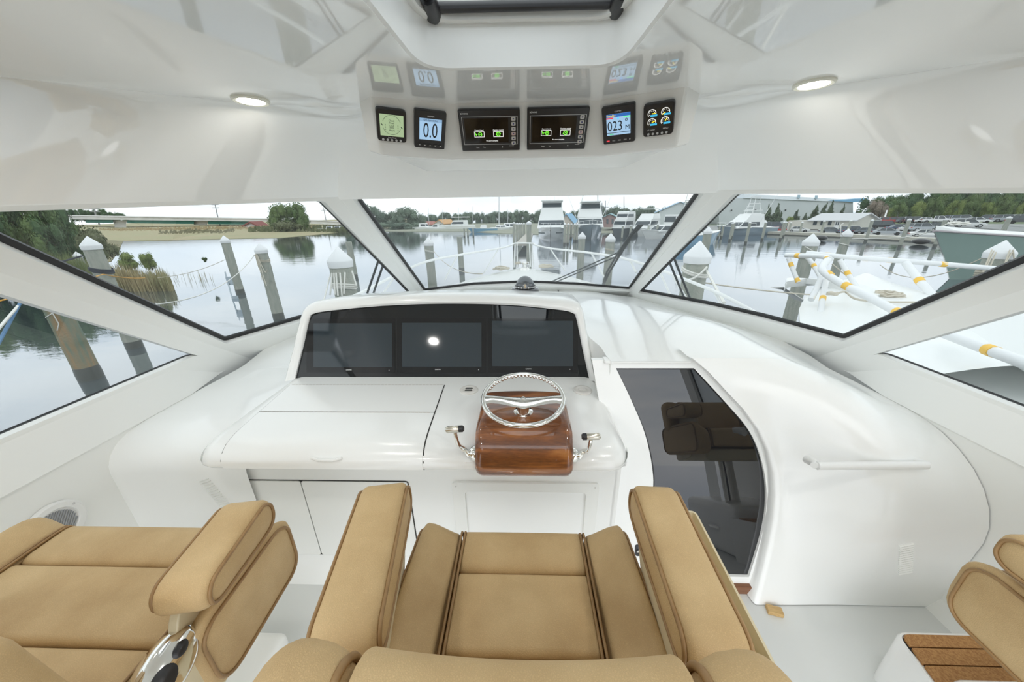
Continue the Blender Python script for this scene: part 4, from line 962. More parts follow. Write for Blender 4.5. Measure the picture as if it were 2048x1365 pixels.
# ================================================================ pilings and mooring lines
CAPW = mat('white_piling_cap', (.84, .85, .86), .4)
PIL = {}
def piling(key, px, py, wpx, label, cap=True, dia=.38, matr=PILEW, capk=1., group='wooden mooring pilings', square=False):
    D = dia*FPX/wpx; p = atd(px, py, D); r = dia/2
    t = thing('mooring_piling', label, 'piling', (p.x, p.y, WZ), group=group)
    hz_ = p.z-WZ; m = MB(); rnd = random.Random(px); n = 14
    L = []
    for k in range(7):
        z = lerp(-1.2, hz_, k/6); s_ = 1+.04*rnd.uniform(-1, 1)+.06*(1-k/6); L.append([V((r*s_*math.cos(2*pi*j/n), r*s_*math.sin(2*pi*j/n), z)) for j in range(n)])
    m.loops(L, True, True); m.build('post', matr, t)
    m = MB(); m.lathe([(r*.97, -1.2), (r*1.085, -1.15), (r*1.075, .22), (r*.99, .30)], (0, 0, 0), n); m.build('wet_band', mat('wet_wood', (.09, .095, .085), .35), t)
    if cap:
        m = MB(); m.lathe([(r*1.10, -.10*capk), (r*1.14, .0), (r*1.10, .03), (r*.06, r*1.35*capk), (0, r*1.38*capk)], (0, 0, hz_), 20); m.build('cap', CAPW, t, ang=30)
    PIL[key] = (p, r); return t
LEAFY = [('a', 182, 492, 27, 'capped grey piling with a dark strap, before the wooded bank on the left', True), ('b', 155, 512, 12, 'small capped piling peeping from behind the strapped piling on the left', True),
 ('c', 450, 482, 15, 'slim capped piling carrying a metal bracket, left of the piling with coiled ropes', True), ('d', 522, 501, 20.5, 'capped piling with coiled ropes hung on its top, left of the windshield', True),
 ('e', 680, 523, 42, 'thick capped piling with white ropes wound around it, left of the windshield', True), ('f', 697, 484, 12, 'thin bare piling directly behind the thick rope-wound piling', False),
 ('g', 857, 487, 17.5, 'grey-green capped piling at the left end of the windshield', True), ('h', 919, 474, 11, 'green bare-topped piling beyond the bow rail left of the bow', False),
 ('i', 1164, 474, 14, 'green capped piling standing before the dark blue sportfisher', True), ('j', 1221, 479, 17.5, 'green capped piling right behind the crossing wiper arms', True),
 ('k', 1395, 514, 45, 'thick capped piling with a white rope, close in the window right of the windshield', True), ('l', 1416, 464, 15, 'capped grey piling just behind the thick rope-tied piling on the right', True),
 ('m', 1622, 485, 25, 'capped piling rising behind the taped pulpit of the neighbouring boat', True), ('n', 1694, 469, 16, 'capped green piling with a hooked rope in front of the parking lot', True),
 ('o', 2000, 507, 37, 'stout capped piling wound with many ropes in front of the green hull', True)]
for k, px, py, w_, lab, cp_ in LEAFY: piling(k, px, py, w_, lab, cp_, capk=1. if w_ > 10 else .8)
# near piling seen through the left side window
pn = atz(183, 757, WZ); t = thing('mooring_piling', 'green and rust stained piling close by in the left side window', 'piling', (pn.x, pn.y, WZ), group='wooden mooring pilings')
m = MB(); m.tube([V((0, 0, -1.3)), V((0, 0, 1)), V((0, 0, 2.75))], [.23, .215, .20], 16); m.build('post', PILEG, t); m = MB(); m.lathe([(.225, -1.2), (.232, .2), (.22, .34)], (0, 0, 0), 16); m.build('wet_band', mat('wet_wood'), t)
m = MB(); m.tube([V((.21*math.cos(a), .21*math.sin(a), 1.75+.12*math.sin(a*1.0+1)))for a in [lerp(-2.9, 1.2, k/16) for k in range(17)]], .012, 6); m.tube([V((.12, -.19, 1.8)), V((.16, -.2, 1.5)), V((.10, -.24, 1.35))], .01, 6); m.build('tied_cord', ROPEW, t)
def line(pts, r, matr, label, cat='mooring line', smooth=4, group='mooring lines'):
    m = MB(); m.tube(spline(pts, smooth) if smooth else pts, r, 6); return m.build('mooring_line', matr, label=label, cat=cat, group=group)
def wrap(key, dz, n, matr, label, rr=.016, rnd=1, tail=None):
    p, r = PIL[key]; P = []
    for k in range(n*12+1):
        a = 2*pi*k/12+rnd; P.append(V((p.x+(r+rr*.8)*math.cos(a), p.y+(r+rr*.8)*math.sin(a), p.z-dz-.05*math.sin(a+rnd)-.035*k/12)))
    m = MB(); m.tube(P, rr, 6)
    for (px0, py0, px1, py1, s_) in (tail or []):
        D = (p-EYE).dot(_F)-r-.02; m.tube(sag(atd(px0, py0, D), atd(px1, py1, D), s_, 10), rr*.85, 6)
    return m.build('rope_wrap', matr, label=label, cat='rope', group='ropes on the pilings')
wrap('a', .62, 3, mat('dark_strap', (.03, .035, .05), .8), 'dark navy strap around the piling before the wooded bank', .03, 1)
wrap('d', .28, 3, ROPE, 'grey rope coil hanging from the capped piling left of the windshield', .014, 2, [(511, 508, 521, 545, .3), (512, 508, 524, 560, .25), (514, 510, 533, 572, .2), (510, 510, 516, 530, .25), (515, 512, 534, 540, .3)])
wrap('e', .40, 3, ROPEW, 'white ropes wound round the thick capped piling left of the windshield', .016, 0, [(664, 546, 660, 590, .02), (672, 546, 676, 592, 0), (680, 546, 684, 592, .0), (690, 545, 688, 588, 0), (704, 542, 713, 572, .0), (668, 546, 670, 590, .0)])
wrap('k', .22, 2, ROPEW, 'white rope tied round the thick capped piling right of the windshield', .02, 2.5, [(1414, 534, 1375, 560, .05)])
wrap('m', .45, 2, ROPEW, 'white rope tied round the piling behind the taped pulpit', .018, 1, [(1610, 494, 1634, 507, 0)])
wrap('n', .45, 1, ROPEW, 'white rope looped on the green piling before the parking lot', .02, 2, [(1682, 449, 1681, 465, 0), (1681, 465, 1687, 473, 0), (1687, 447, 1682, 450, 0)])
wrap('o', .32, 4, ROPE, 'tangle of pale ropes wound on the stout piling before the green hull', .014, 0, [(1984, 500, 1965, 545, -.05), (1988, 502, 1962, 558, -.08), (1992, 505, 1968, 562, -.1), (2020, 500, 2005, 540, 0), (2026, 500, 2030, 530, .0), (2024, 505, 2000, 545, 0)])
wrap('g', .30, 2, ROPEW, 'pale rope tied round the grey-green piling at the left end of the windshield', .013, 1)
wrap('j', .42, 2, ROPE, 'rope tied round the green piling behind the wiper arms', .013, 1)
wrap('i', .0, 1, mat('cap_band', (.5, .52, .5), .6), 'narrow pale band under the cap of the piling before the dark sportfisher', .008, 1)
Dz = lambda k: (PIL[k][0]-EYE).dot(_F)
line(sag(atd(509, 510, Dz('d')), atd(240, 612, 7.0), .5), .014, ROPEW, 'grey mooring line sagging from the coiled-rope piling to the left')
line(sag(atd(449, 520, Dz('c')), atd(315, 556, 16), .15), .012, ROPE, 'thin line dipping from the bracket piling into the water')
line(sag(atd(662, 545, Dz('e')), atd(645, 612, Dz('e')-.5), .0), .012, ROPEW, 'white line dropping beside the thick rope-wound piling')
line(sag(atd(867, 502, Dz('g')), atd(965, 548, 6.8), .25), .012, ROPE, 'slack mooring line from the grey-green piling to the bow')
line(sag(atd(1412, 540, Dz('k')), atd(1448, 606, 3.9), -.0), .018, ROPEW, 'white line from the thick right-hand piling down to the bow rail')
line(sag(atd(1410, 566, 6), atd(1625, 590, 6.2), .02), .012, ROPE, 'brown mooring line running straight to the neighbouring boat')
line(sag(atd(1624, 502, Dz('n')), atd(1665, 520, 7), -.0), .02, ROPEW, 'white line from the hooked-rope piling to the taped pulpit', smooth=0)
line([atd(1703, 478, Dz('n')), atd(1790, 476, 18), atd(1840, 470, 19), atd(1890, 450, 17.5)], .02, ROPEW, 'pale line from the green piling to the bow of the green boat')
line(sag(atd(1664, 528, 8.5), atd(1975, 562, 7.0), .5), .014, ROPE, 'brown mooring line sagging in front of the green boat')
line(sag(atd(1760, 530, 9), atd(1995, 500, 7.1), .45), .010, ROPE, 'thin line sagging to the rope-wound piling before the green hull')
line(sag(atd(172, 560, 8.0), atd(206, 549, Dz('a')-.2), 0, 4)+sag(atd(206, 549, Dz('a')-.2), atd(290, 556, 12), .05, 6), .012, mat('orange_cord', (.80, .40, .06), .7), 'orange cord on the strapped piling before the wooded bank', smooth=0)
line(sag(atd(0, 602, 4.6), atd(36, 594, 5.0), .0), .010, mat('orange_cord', (.80, .40, .06), .7), 'orange cord crossing the corner of the left side window')
line(sag(atd(-5, 690, 3.2), atd(48, 592, 4.2), .0), .014, mat('blue_rope', (.10, .22, .38), .8), 'blue rope slanting across the left side window')
line(sag(atd(-5, 660, 3.3), atd(54, 592, 4.3), .0), .013, ROPEW, 'white rope slanting beside the blue rope in the left side window')
line(sag(atd(95, 532, 8.3), atd(165, 512, Dz('a')-.2), .0), .022, mat('dark_strap'), 'dark line from the strapped piling into the left window corner')
# metal bracket on piling c
p = PIL['c'][0]; bk_ = thing('piling_bracket', 'galvanised bracket with rod on the slim piling', 'bracket', (p.x, p.y, p.z))
m = MB(); Dc = Dz('c')-.25
for (x, y) in ((459, 562), (472, 600)): q = atd(x, y, Dc)-p; m.box(q, (.28, .05, .40))
m.build('plates', mat('galvanised', (.42, .48, .52), .4, metal=.5), bk_); m = MB(); m.tube([atd(450, 544, Dc)-p, atd(470, 617, Dc)-p], .03, 8); m.build('rod', mat('galvanised'), bk_)
# ================================================================ neighbouring white boat on the right
nb = thing('neighbour_boat', 'white boat bow with taped wrapped pulpit rails alongside on the right', 'boat')
ZN = .15
def nq(x, y, z=ZN): return atz(x, y, z)
edge = [nq(*q) for q in [(1735, 780), (1690, 720), (1650, 690), (1618, 662), (1601, 640), (1599, 615), (1612, 590), (1640, 572), (1700, 560)]]
far = [nq(*q) for q in [(2300, 760), (2250, 720), (2200, 690), (2150, 660), (2080, 640), (1990, 620), (1900, 600), (1830, 585), (1760, 570)]]
rows = []
for t in range(13):
    u = t/12; r = []
    for a, b in zip(edge, far): q = a.lerp(b, u); q.z = ZN+.30*math.sin(pi*min(1, u*.9+.04))**.7-.1; r.append(q)
    rows.append(r)
lo = [[V((q.x+.02, q.y, q.z-.12)) for q in edge], [V((q.x+.5, q.y-.1, WZ-.1)) for q in edge]]
MB().grid([list(reversed(x)) for x in [lo[1], lo[0]]+rows]).build('hull_and_deck', WHITEX, nb, ang=40)
m = MB(); A_ = spline([nq(1571, 578, .10), nq(1575, 566, .12), nq(1640, 572, .22), nq(1700, 590, .28), nq(1740, 610, .30)], 5)
B_ = spline([nq(1571, 571, .24), nq(1580, 562, .26), nq(1650, 558, .30), nq(1720, 568, .34), nq(1770, 585, .36)], 5)
m.loops([[V((a.x, a.y, a.z-.0)), V((a.x, a.y, a.z+.12)), V((b.x, b.y, b.z+.0)), V((b.x, b.y, b.z-.15))] for a, b in zip(A_, B_)], True, True); m.build('anchor_pulpit', WHITEX, nb, bevel=.02)
m = MB(); a = nq(1545, 575, .1); m.prism([nq(1542, 576, .08), nq(1568, 575, .06), nq(1602, 598, -.1), nq(1625, 610, -.2), nq(1590, 600, -.2), nq(1566, 580, .0)], (0, .05, 0)); m.build('anchor', STEEL, nb)
TAPE = mat('yellow_tape', (.95, .58, .08), .6); WRAP = mat('white_foam_wrap', (.86, .87, .88), .7)
def wtube(pts, r, tapes, name='wrapped_rail'):
    P = [atd(*q) for q in pts]; m = MB(); m.tube(spline(P, 5) if len(P) > 2 else P, r, 10); rl = m.build(name, WRAP, nb)
    for x, y, D in tapes:
        # nearest segment point
        best = None
        for a, b in zip(P, P[1:]):
            c = atd(x, y, D); d = b-a; t = max(.02, min(.98, (c-a).dot(d)/d.dot(d))); q = a+d*t
            if best is None or (q-c).length < best[0]: best = ((q-c).length, q, d.normalized())
        _, q, d = best; m = MB(); m.tube([q-d*.045, q+d*.045], r*1.07, 10); m.build('tape_band', TAPE, rl)
D0 = 6.2
wtube([(1572, 511, 7.2), (1640, 513, 6.4), (1660, 519, 6.0)], .045, [(1594, 513, 6.9), (1648, 519, 6.1)])
wtube([(1612, 506, 7.0), (1700, 515, 6.6), (1850, 526, 6.3), (2040, 542, 6.0)], .045, [(1654, 514, 6.8), (1734, 522, 6.5), (1783, 524, 6.4), (1890, 531, 6.2)])
wtube([(1577, 517, 7.1), (1588, 545, 7.0), (1597, 566, 6.9)], .04, [(1585, 532, 7.1), (1596, 560, 6.9)])
wtube([(1612, 512, 6.9), (1628, 532, 6.7), (1645, 562, 6.4)], .04, [(1628, 533, 6.7), (1640, 556, 6.4)])
wtube([(1655, 521, 5.9), (1644, 540, 5.7), (1680, 566, 5.4), (1745, 598, 4.9), (1812, 634, 4.4), (1860, 660, 4.1)], .055, [(1651, 553, 5.6), (1693, 577, 5.3), (1803, 627, 4.5)])
wtube([(1643, 555, 5.9), (1632, 580, 5.8), (1622, 600, 5.7)], .045, [])
wtube([(1652, 560, 5.8), (1645, 600, 5.6), (1638, 645, 5.2)], .042, [(1646, 597, 5.6)])
wtube([(1680, 520, 6.6), (1697, 550, 6.5), (1716, 578, 6.3)], .042, [(1695, 547, 6.5)])
wtube([(1812, 527, 6.3), (1840, 563, 6.0), (1880, 608, 5.7)], .06, [(1839, 561, 6.0)])
wtube([(1890, 668, 3.6), (1985, 703, 3.0), (2100, 745, 2.6)], .05, [(1988, 704, 3.0)])
coil(1775, 593, 5.75, .24, 7, 'beige rope coil lying on the white deck of the neighbouring boat', ROPE, .016, zoff=-.02)
coil(1664, 592, 5.3, .09, 4, 'small knotted beige rope at the foot of the taped pulpit', ROPE, .018)
line([atd(1668, 590, 5.3), atd(1690, 584, 5.5), atd(1710, 598, 5.25), atd(1760, 604, 5.2), atd(1830, 605, 5.1), atd(1870, 606, 5.0)], .016, ROPE, 'beige line lying along the deck of the neighbouring boat')
# deck side and cabin side of the same boat, filling the right side window
m = MB(); a = [nq(1800, 700, .0), nq(1740, 690, .0), nq(1735, 780, .0), nq(2000, 860, .0), nq(2300, 1000, 0), nq(2500, 800, .1), nq(2300, 700, .2), nq(2000, 640, .2)]
m.prism(a, (0, 0, -.5)); m.build('side_deck', WHITEX, nb, bevel=.03)
m = MB(); m.prism([nq(1890, 640, .30), nq(2060, 760, .3), nq(2400, 800, .3), nq(2400, 600, .3)], (.3, 0, .35)); m.build('cabin_trunk', WHITEX, nb, bevel=.05)
# ================================================================ green hull at the right
def hull(L, B, fb, fs, flare=.35, n=14, bowrake=.16, sheer=.25):
    """hull loft: y = bow; rows of half sections mirrored"""
    rows = []
    for i in range(n+1):
        t = i/n; b = B/2*(1-t**2.6) if t > .0 else B/2; b = max(b, .03); zt_ = lerp(fs, fb, t**1.6); y = t*L
        bw = b*lerp(.92, 1-flare*1.4, t)
        P = [(bw*.75, y*(1-bowrake*t)-0, -.4), (max(.02, bw), y*(1-bowrake*.75*t), .0), (max(.02, lerp(bw, b, .35)), y*(1-bowrake*.45*t), zt_*.45), (b, y, zt_)]
        rows.append([V((-x, yy, z)) for x, yy, z in P]+[V((x, yy, z)) for x, yy, z in reversed(P)])
    return rows
def place(o, p, d):      # put o at p with its +y along d
    o.location = p; o.rotation_euler = (0, 0, math.atan2(-d[0], d[1]))
GREENH = mat('seafoam_hull', (.33, .47, .42), .12, coat=.5)
gb = thing('green_boat', 'boat with pale seafoam green hull and white sheer stripe at the right', 'boat')
tip = atd(1868, 463, 17.6); R_ = hull(13, 4.6, tip.z-WZ, 1.9, bowrake=.24)
m = MB(); m.grid(R_); m.build('hull', GREENH, gb)
m = MB(); m.grid([[q for q in (r[3]+V((0, 0, .0)), V((r[3].x*.98, r[3].y, r[3].z+.09)), V((0, r[3].y, r[3].z+.28+.0)), V((r[4].x*.98, r[4].y, r[4].z+.09)), r[4])] for r in R_]); m.build('deck', WHITEX, gb)
for s_ in (3, 4):
    m = MB(); m.tube([r[s_]+V((0, 0, .02)) for r in R_], .05, 6); m.build('rub_stripe', mat('mauve_stripe', (.50, .45, .47), .4), gb)
dv = V((-1, -.18, 0)).normalized(); place(gb, V((tip.x, tip.y, WZ))-dv*13, dv)
coil(1915, 452, 18.2, .5, 6, 'pale rope heap on the foredeck of the green boat', ROPEW, .03)
# ================================================================ FAR SHORES
def leafmat(name, c1, c2):
    m = bpy.data.materials.new(name); m.use_nodes = True; t = m.node_tree; p = t.nodes['Principled BSDF']; l = t.links.new
    co = nn(t, 'ShaderNodeTexCoord'); n = nn(t, 'ShaderNodeTexNoise', i_Scale=.9, i_Detail=5.0); r = nn(t, 'ShaderNodeMapRange'); r.inputs[1].default_value = .32; r.inputs[2].default_value = .68
    oi = nn(t, 'ShaderNodeObjectInfo'); a = nn(t, 'ShaderNodeMath', operation='MULTIPLY_ADD'); a.inputs[1].default_value = .5; a.inputs[2].default_value = -.25
    b = nn(t, 'ShaderNodeMath', operation='ADD'); b.use_clamp = True; x = nn(t, 'ShaderNodeMix', data_type='RGBA'); x.inputs[6].default_value = (*c1, 1); x.inputs[7].default_value = (*c2, 1)
    l(co.outputs['Object'], n.inputs['Vector']); l(n.outputs[0], r.inputs[0]); l(oi.outputs['Random'], a.inputs[0]); l(r.outputs[0], b.inputs[0]); l(a.outputs[0], b.inputs[1])
    l(b.outputs[0], x.inputs[0]); l(x.outputs[2], p.inputs['Base Color']); p.inputs['Roughness'].default_value = .7; p.inputs['Specular IOR Level'].default_value = .2; return m
L_DARK = leafmat('dark_leaves', (.055, .105, .050), (.115, .185, .085)); L_MID = leafmat('mid_leaves', (.075, .125, .045), (.16, .225, .085))
L_YEL = leafmat('yellow_green_leaves', (.14, .20, .055), (.25, .30, .10)); L_OL = leafmat('olive_leaves', (.13, .15, .075), (.22, .23, .13)); L_CED = leafmat('cedar_leaves', (.075, .105, .07), (.14, .18, .11))
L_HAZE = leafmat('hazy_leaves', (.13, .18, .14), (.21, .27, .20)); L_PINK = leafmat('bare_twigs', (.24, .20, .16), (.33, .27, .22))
BARK = mat('bark', (.12, .09, .065), .9); REED = leafmat('reeds', (.30, .30, .15), (.47, .39, .22)); TANG = leafmat('marsh_grass', (.42, .33, .20), (.52, .43, .28))
def leaves(blobs, n, s, seed, up=.2):
    rnd = random.Random(seed); mb = MB(); tot = sum(b[3]*b[4]*b[5] for b in blobs)**1
    wts = [(b[3]*b[4]+b[4]*b[5]+b[3]*b[5]) for b in blobs]; W_ = sum(wts)
    for b, w_ in zip(blobs, wts):
        mb.ball((b[0], b[1], b[2]), (b[3]*.66, b[4]*.66, b[5]*.66), 7, 5)
        for _ in range(int(n*w_/W_)):
            d = V((rnd.gauss(0, 1), rnd.gauss(0, 1), rnd.gauss(0, 1))).normalized(); q = .62+.42*rnd.random()
            c = V((b[0]+d.x*b[3]*q, b[1]+d.y*b[4]*q, b[2]+d.z*b[5]*q)); nr = (d+V((rnd.uniform(-1, 1), rnd.uniform(-1, 1), rnd.uniform(-.6, 1)))*.8+V((0, 0, up))).normalized()
            u = nr.orthogonal().normalized(); a = rnd.random()*6.28; u = u*math.cos(a)+nr.cross(u)*math.sin(a); v = nr.cross(u); z = s*rnd.uniform(.6, 1.3)
            mb.add([c-u*z-v*z*.5, c+u*z*.2-v*z*.7, c+u*z+v*z*.3, c-u*z*.3+v*z*.8], [(0, 1, 2, 3)])
    return mb
def crown_mesh(kind, seed):
    rnd = random.Random(seed); B = []
    if kind == 'round':
        for k in range(11): a = rnd.random()*6.28; q = rnd.uniform(.1, .55); B.append((q*math.cos(a), q*math.sin(a), rnd.uniform(.30, .86), *(rnd.uniform(.20, .34) for _ in range(3))))
        return leaves(B, 2600, .031, seed)
    if kind == 'cedar':
        for k in range(16):
            z = k/15; r = .34*(1-z)**.8+.03; a = rnd.random()*6.28; B.append((r*.55*math.cos(a), r*.55*math.sin(a), .10+z*.84, r*.75, r*.75, .11))
        return leaves(B, 1500, .030, seed, .5)
    if kind == 'bush':
        for k in range(9): a = rnd.random()*6.28; q = rnd.uniform(.1, .65); B.append((q*math.cos(a), q*math.sin(a)*.7, rnd.uniform(.18, .70), rnd.uniform(.25, .4), rnd.uniform(.25, .4), rnd.uniform(.2, .32)))
        return leaves(B, 1900, .036, seed)
CR = {}
def tree(kind, v, mt, pos, w_, h, name, label, group, bare=False):
    key = (kind, v)
    if key not in CR:
        CR[key] = crown_mesh(kind, 31*v+len(kind)).mesh('crown', BARK, 0); tm = MB()
        rnd = random.Random(v)
        if kind == 'round':
            tm.tube([(0, 0, -.05), (.01, 0, .25), (.0, .01, .55)], [.035, .028, .012], 7)
            for k in range(5): a = k*1.3; tm.tube([(0, 0, .28+.05*k), (.25*math.cos(a), .25*math.sin(a), .55+.05*k)], [.014, .005], 5)
        elif kind == 'cedar': tm.tube([(0, 0, -.05), (0, 0, .9)], [.03, .006], 6)
        else:
            for k in range(6): a = k*1.1; tm.tube([(0, 0, -.03), (.4*math.cos(a), .3*math.sin(a), .5)], [.02, .006], 5)
        CR[('t',)+key] = tm.mesh('trunk', BARK)
    t = thing(name, label, 'tree' if kind != 'bush' else 'bush', pos, group=group, rz=random.random()*6.28)
    c = bpy.data.objects.new('crown', CR[key]); COL.objects.link(c); c.parent = t; c.material_slots[0].link = 'OBJECT'; c.material_slots[0].material = mt; c.scale = (w_, w_, h)
    k = bpy.data.objects.new('trunk', CR[('t',)+key]); COL.objects.link(k); k.parent = t; k.scale = (w_, w_, h)
    return t
def tpx(kind, v, mt, px, ybase, ytop, wpx, D, name, label, group=None):
    """tree whose crown spans wpx pixels and reaches ytop, standing at distance D"""
    b_ = atd(px, ybase, D); tp_ = atd(px, ytop, D); off = (math.sqrt(1+((px-1024)/FPX)**2))
    return tree(kind, v, mt, b_, wpx*D/FPX/1.6/off, (tp_-b_).length*1.02, name, label, group)
def ground(name, rows, mt, kind='structure', thick=1.5):
    top = rows; m = MB(); m.grid(top); per = list(rows[0])+[r[-1] for r in rows[1:-1]]+list(reversed(rows[-1]))+[r[0] for r in reversed(rows[1:-1])]
    m.loops([per, [V((p.x, p.y, min(p.z-.3, WZ-.4))) for p in per]]); return m.build(name, mt, kind=kind, ang=30)
def back(P, dx, k, dz): return [V((p.x*k+dx, p.y*k, p.z+dz)) for p in P]
# ---- left bank: dense wood, reeds
DIRT = mat('marsh_mud', (.16, .15, .09), .9, var=(.6, (.27, .23, .11), 4.0)); TAN = mat('marsh_ground', (.40, .33, .20), .9, var=(.25, (.34, .33, .18), 4.0))
sh = [atz(x, y, WZ+.05) for x, y in [(-260, 640), (-120, 585), (20, 562), (110, 548), (180, 534), (222, 522), (238, 500), (246, 482)]]
ground('bank_ground', [sh, back(sh, -2, 1.35, .3), back(sh, -8, 2.2, .9)], DIRT)
random.seed(5)
wl = 'dense dark green tree in the wooded bank on the far left'
for i, (px, yt, wp, D) in enumerate([(-60, 400, 150, 24), (-5, 395, 150, 25), (55, 398, 140, 26), (105, 402, 130, 27), (140, 415, 100, 28), (20, 440, 110, 22), (80, 445, 110, 23), (130, 452, 100, 24), (-40, 460, 120, 21), (165, 448, 90, 30)]):
    tpx('round', i % 3, L_DARK if i % 3 else L_MID, px, 535, yt, wp, D, 'dense_tree', wl, 'trees in the wooded bank')
tpx('bush', 1, L_OL, 206, 530, 452, 100, 24, 'waterside_bush', 'olive green bush leaning over the water beside the strapped piling')
tpx('bush', 2, L_OL, 225, 515, 470, 60, 27, 'waterside_bush', 'small bush at the tip of the wooded bank')
def blades(px0, px1, yb, ht, D, n, mt, name, label, cat, spread=.9, seed=1, curve=.25, wd=.018):
    rnd = random.Random(seed); mb = MB()
    for _ in range(n):
        px = lerp(px0, px1, rnd.random()); b_ = atd(px, yb, D*(1+rnd.uniform(-.05, .05))); b_.z = WZ-.05; h = ht*rnd.uniform(.35, 1.2)*(1-.35*abs((px-(px0+px1)/2)/((px1-px0)/2))**3)
        a = rnd.random()*6.28; d = V((math.cos(a), math.sin(a), 0)); lean_ = d*h*curve*rnd.random(); s_ = d.cross(V((0, 0, 1)))*wd*D/18
        p1 = b_+lean_*.3+V((0, 0, h*.6)); p2 = b_+lean_+V((0, 0, h)); mb.add([b_-s_, b_+s_, p1+s_*.8, p1-s_*.8, p2], [(0, 1, 2, 3), (3, 2, 4)])
    return mb.build(name, mt, label=label, cat=cat, kind='stuff', ang=0)
blades(75, 190, 548, 1.9, 20.5, 1500, leafmat('green_reed', (.16, .20, .08), (.27, .29, .13)), 'reeds', 'tall green and tan reeds at the foot of the wooded bank', 'reeds', seed=2)
blades(195, 290, 548, 1.35, 19.5, 1500, REED, 'reeds', 'brown reeds standing in the water right of the strapped piling', 'reeds', seed=3)
blades(283, 338, 550, 1.15, 19.5, 700, REED, 'reeds', 'small reed clump at the outer end of the reed bed', 'reeds', seed=4)
blades(335, 420, 528, .7, 22, 40, REED, 'sparse_reeds', 'a few thin reed stalks standing alone in the open water', 'reeds', seed=6, wd=.007)
tpx('bush', 0, L_YEL, 262, 540, 502, 66, 20, 'marsh_bush', 'light green bush above the brown reeds on the left')
tpx('bush', 2, L_YEL, 305, 540, 503, 48, 20, 'marsh_bush', 'round light green bush on the outer reed clump'); tpx('bush', 1, L_MID, 410, 525, 514, 14, 22, 'marsh_bush', 'tiny tuft of leaves alone on the open water')
# ---- far marsh, bridge, hut, poles
ms = [atz(x, y, WZ+.05) for x, y in [(150, 500), (246, 482), (330, 481), (440, 478), (560, 476), (640, 469), (700, 463), (760, 462), (830, 463)]]
ground('marsh_ground', [ms, back(ms, 0, 1.12, .35), back(ms, 0, 1.9, 1.0), back(ms, 0, 3.2, 2.4)], TAN)
def gband(px0, px1, y0, y1, D, n, h, mt, name, label, seed):
    rnd = random.Random(seed); mb = MB()
    for _ in range(n):
        px = lerp(px0, px1, rnd.random()); t = rnd.random(); yb = lerp(y0, y1, t)+(px-440)*-.016; b_ = atd(px, yb, lerp(D[0], D[1], t)); hh = h*rnd.uniform(.5, 1.2); a = rnd.random()*3.14; s_ = V((math.cos(a), math.sin(a), 0))*h*.26
        mb.add([b_-s_-V((0, 0, .4)), b_+s_-V((0, 0, .4)), b_+s_*.6+V((0, 0, hh)), b_-s_*.8+V((0, 0, hh*.8))], [(0, 1, 2, 3)])
    return mb.build(name, mt, label=label, cat='grass', kind='stuff', ang=0)
gband(200, 640, 482, 456, (78, 120), 5200, .8, TANG, 'marsh_grass', 'tan marsh grass along the far bank below the bridge', 3)
gband(320, 470, 476, 466, (85, 100), 420, 1.3, leafmat('grey_scrub', (.24, .23, .16), (.33, .31, .22)), 'marsh_scrub', 'grey-brown scrub on the marsh edge below the bridge', 5)
gband(500, 700, 474, 462, (88, 110), 900, 1.5, L_OL, 'shore_scrub', 'olive scrub along the shore below the two round trees', 6)
for (px, yb, yt, w_, mt, lab) in [(566, 466, 418, 66, L_MID, 'left one of the two round trees on the far marsh'), (602, 466, 415, 62, L_MID, 'right one of the two round trees on the far marsh'), (590, 470, 440, 90, L_OL, 'low olive bush under the two round trees on the far marsh')]:
    tpx('round' if yt < 430 else 'bush', 1, mt, px, yb, yt, w_, 92, 'marsh_tree', lab)
CONC = mat('bridge_concrete', (.66, .64, .60), .8, var=(.3, (.56, .54, .50), 4.0)); TEALG = mat('teal_girder', (.07, .26, .22), .6)
bg_ = thing('highway_bridge', 'long low concrete highway bridge with teal girders beyond the marsh', 'bridge')
BR = [(60, 427, 431), (143, 432.5, 439), (330, 435.5, 441), (537, 439, 443.5), (632, 442, 448), (760, 449, 455)]
m = MB(); m.loops([[atd(x, a, 140), atd(x, b_, 140), atd(x, b_, 150), atd(x, a, 150)] for x, a, b_ in BR], True, True); m.build('deck', CONC, bg_, ang=0)
m = MB(); m.loops([[atd(x, a-2.0, 140.0), atd(x, a, 139.7), atd(x, a, 140.3)] for x, a, b_ in BR], True, True); m.build('parapet', mat('parapet', (.58, .56, .52), .8), bg_, ang=0)
for x0, x1 in ((172, 226), (254, 388), (416, 505)):
    m = MB(); yb_ = lambda x: lerp(439, 443.5, (x-143)/394); m.loops([[atd(x, yb_(x), 142), atd(x, yb_(x)+6.5, 142), atd(x, yb_(x)+6.5, 143), atd(x, yb_(x), 143)] for x in (x0, x1)], True, True); m.build('girder', TEALG, bg_, ang=0)
for x0, x1, a, b_ in ((228, 252, 441, 461), (388, 414, 442, 450.5), (505, 520, 443, 451)):
    m = MB(); m.loops([[atd(x0-3, a, 143), atd(x1+3, a, 143), atd(x1+3, a, 149), atd(x0-3, a, 149)], [atd(x0, a+8, 143), atd(x1, a+8, 143), atd(x1, a+8, 149), atd(x0, a+8, 149)], [atd(x0+3, b_, 143), atd(x1+2, b_, 143), atd(x1+2, b_, 149), atd(x0+3, b_, 149)]], True, True); m.build('pier', CONC, bg_, ang=0)
for i, px in enumerate(range(150, 260, 14)): tpx('round', i % 3, L_DARK, px, 446, 420+ (i*i % 7)+max(0, i-4)*3, 34, 175, 'hill_tree', 'dark tree on the rise behind the bridge at its left end', 'trees behind the bridge')
hut = thing('red_hut', 'little hut with a red roof in the marsh before the bridge', 'hut'); D = 118
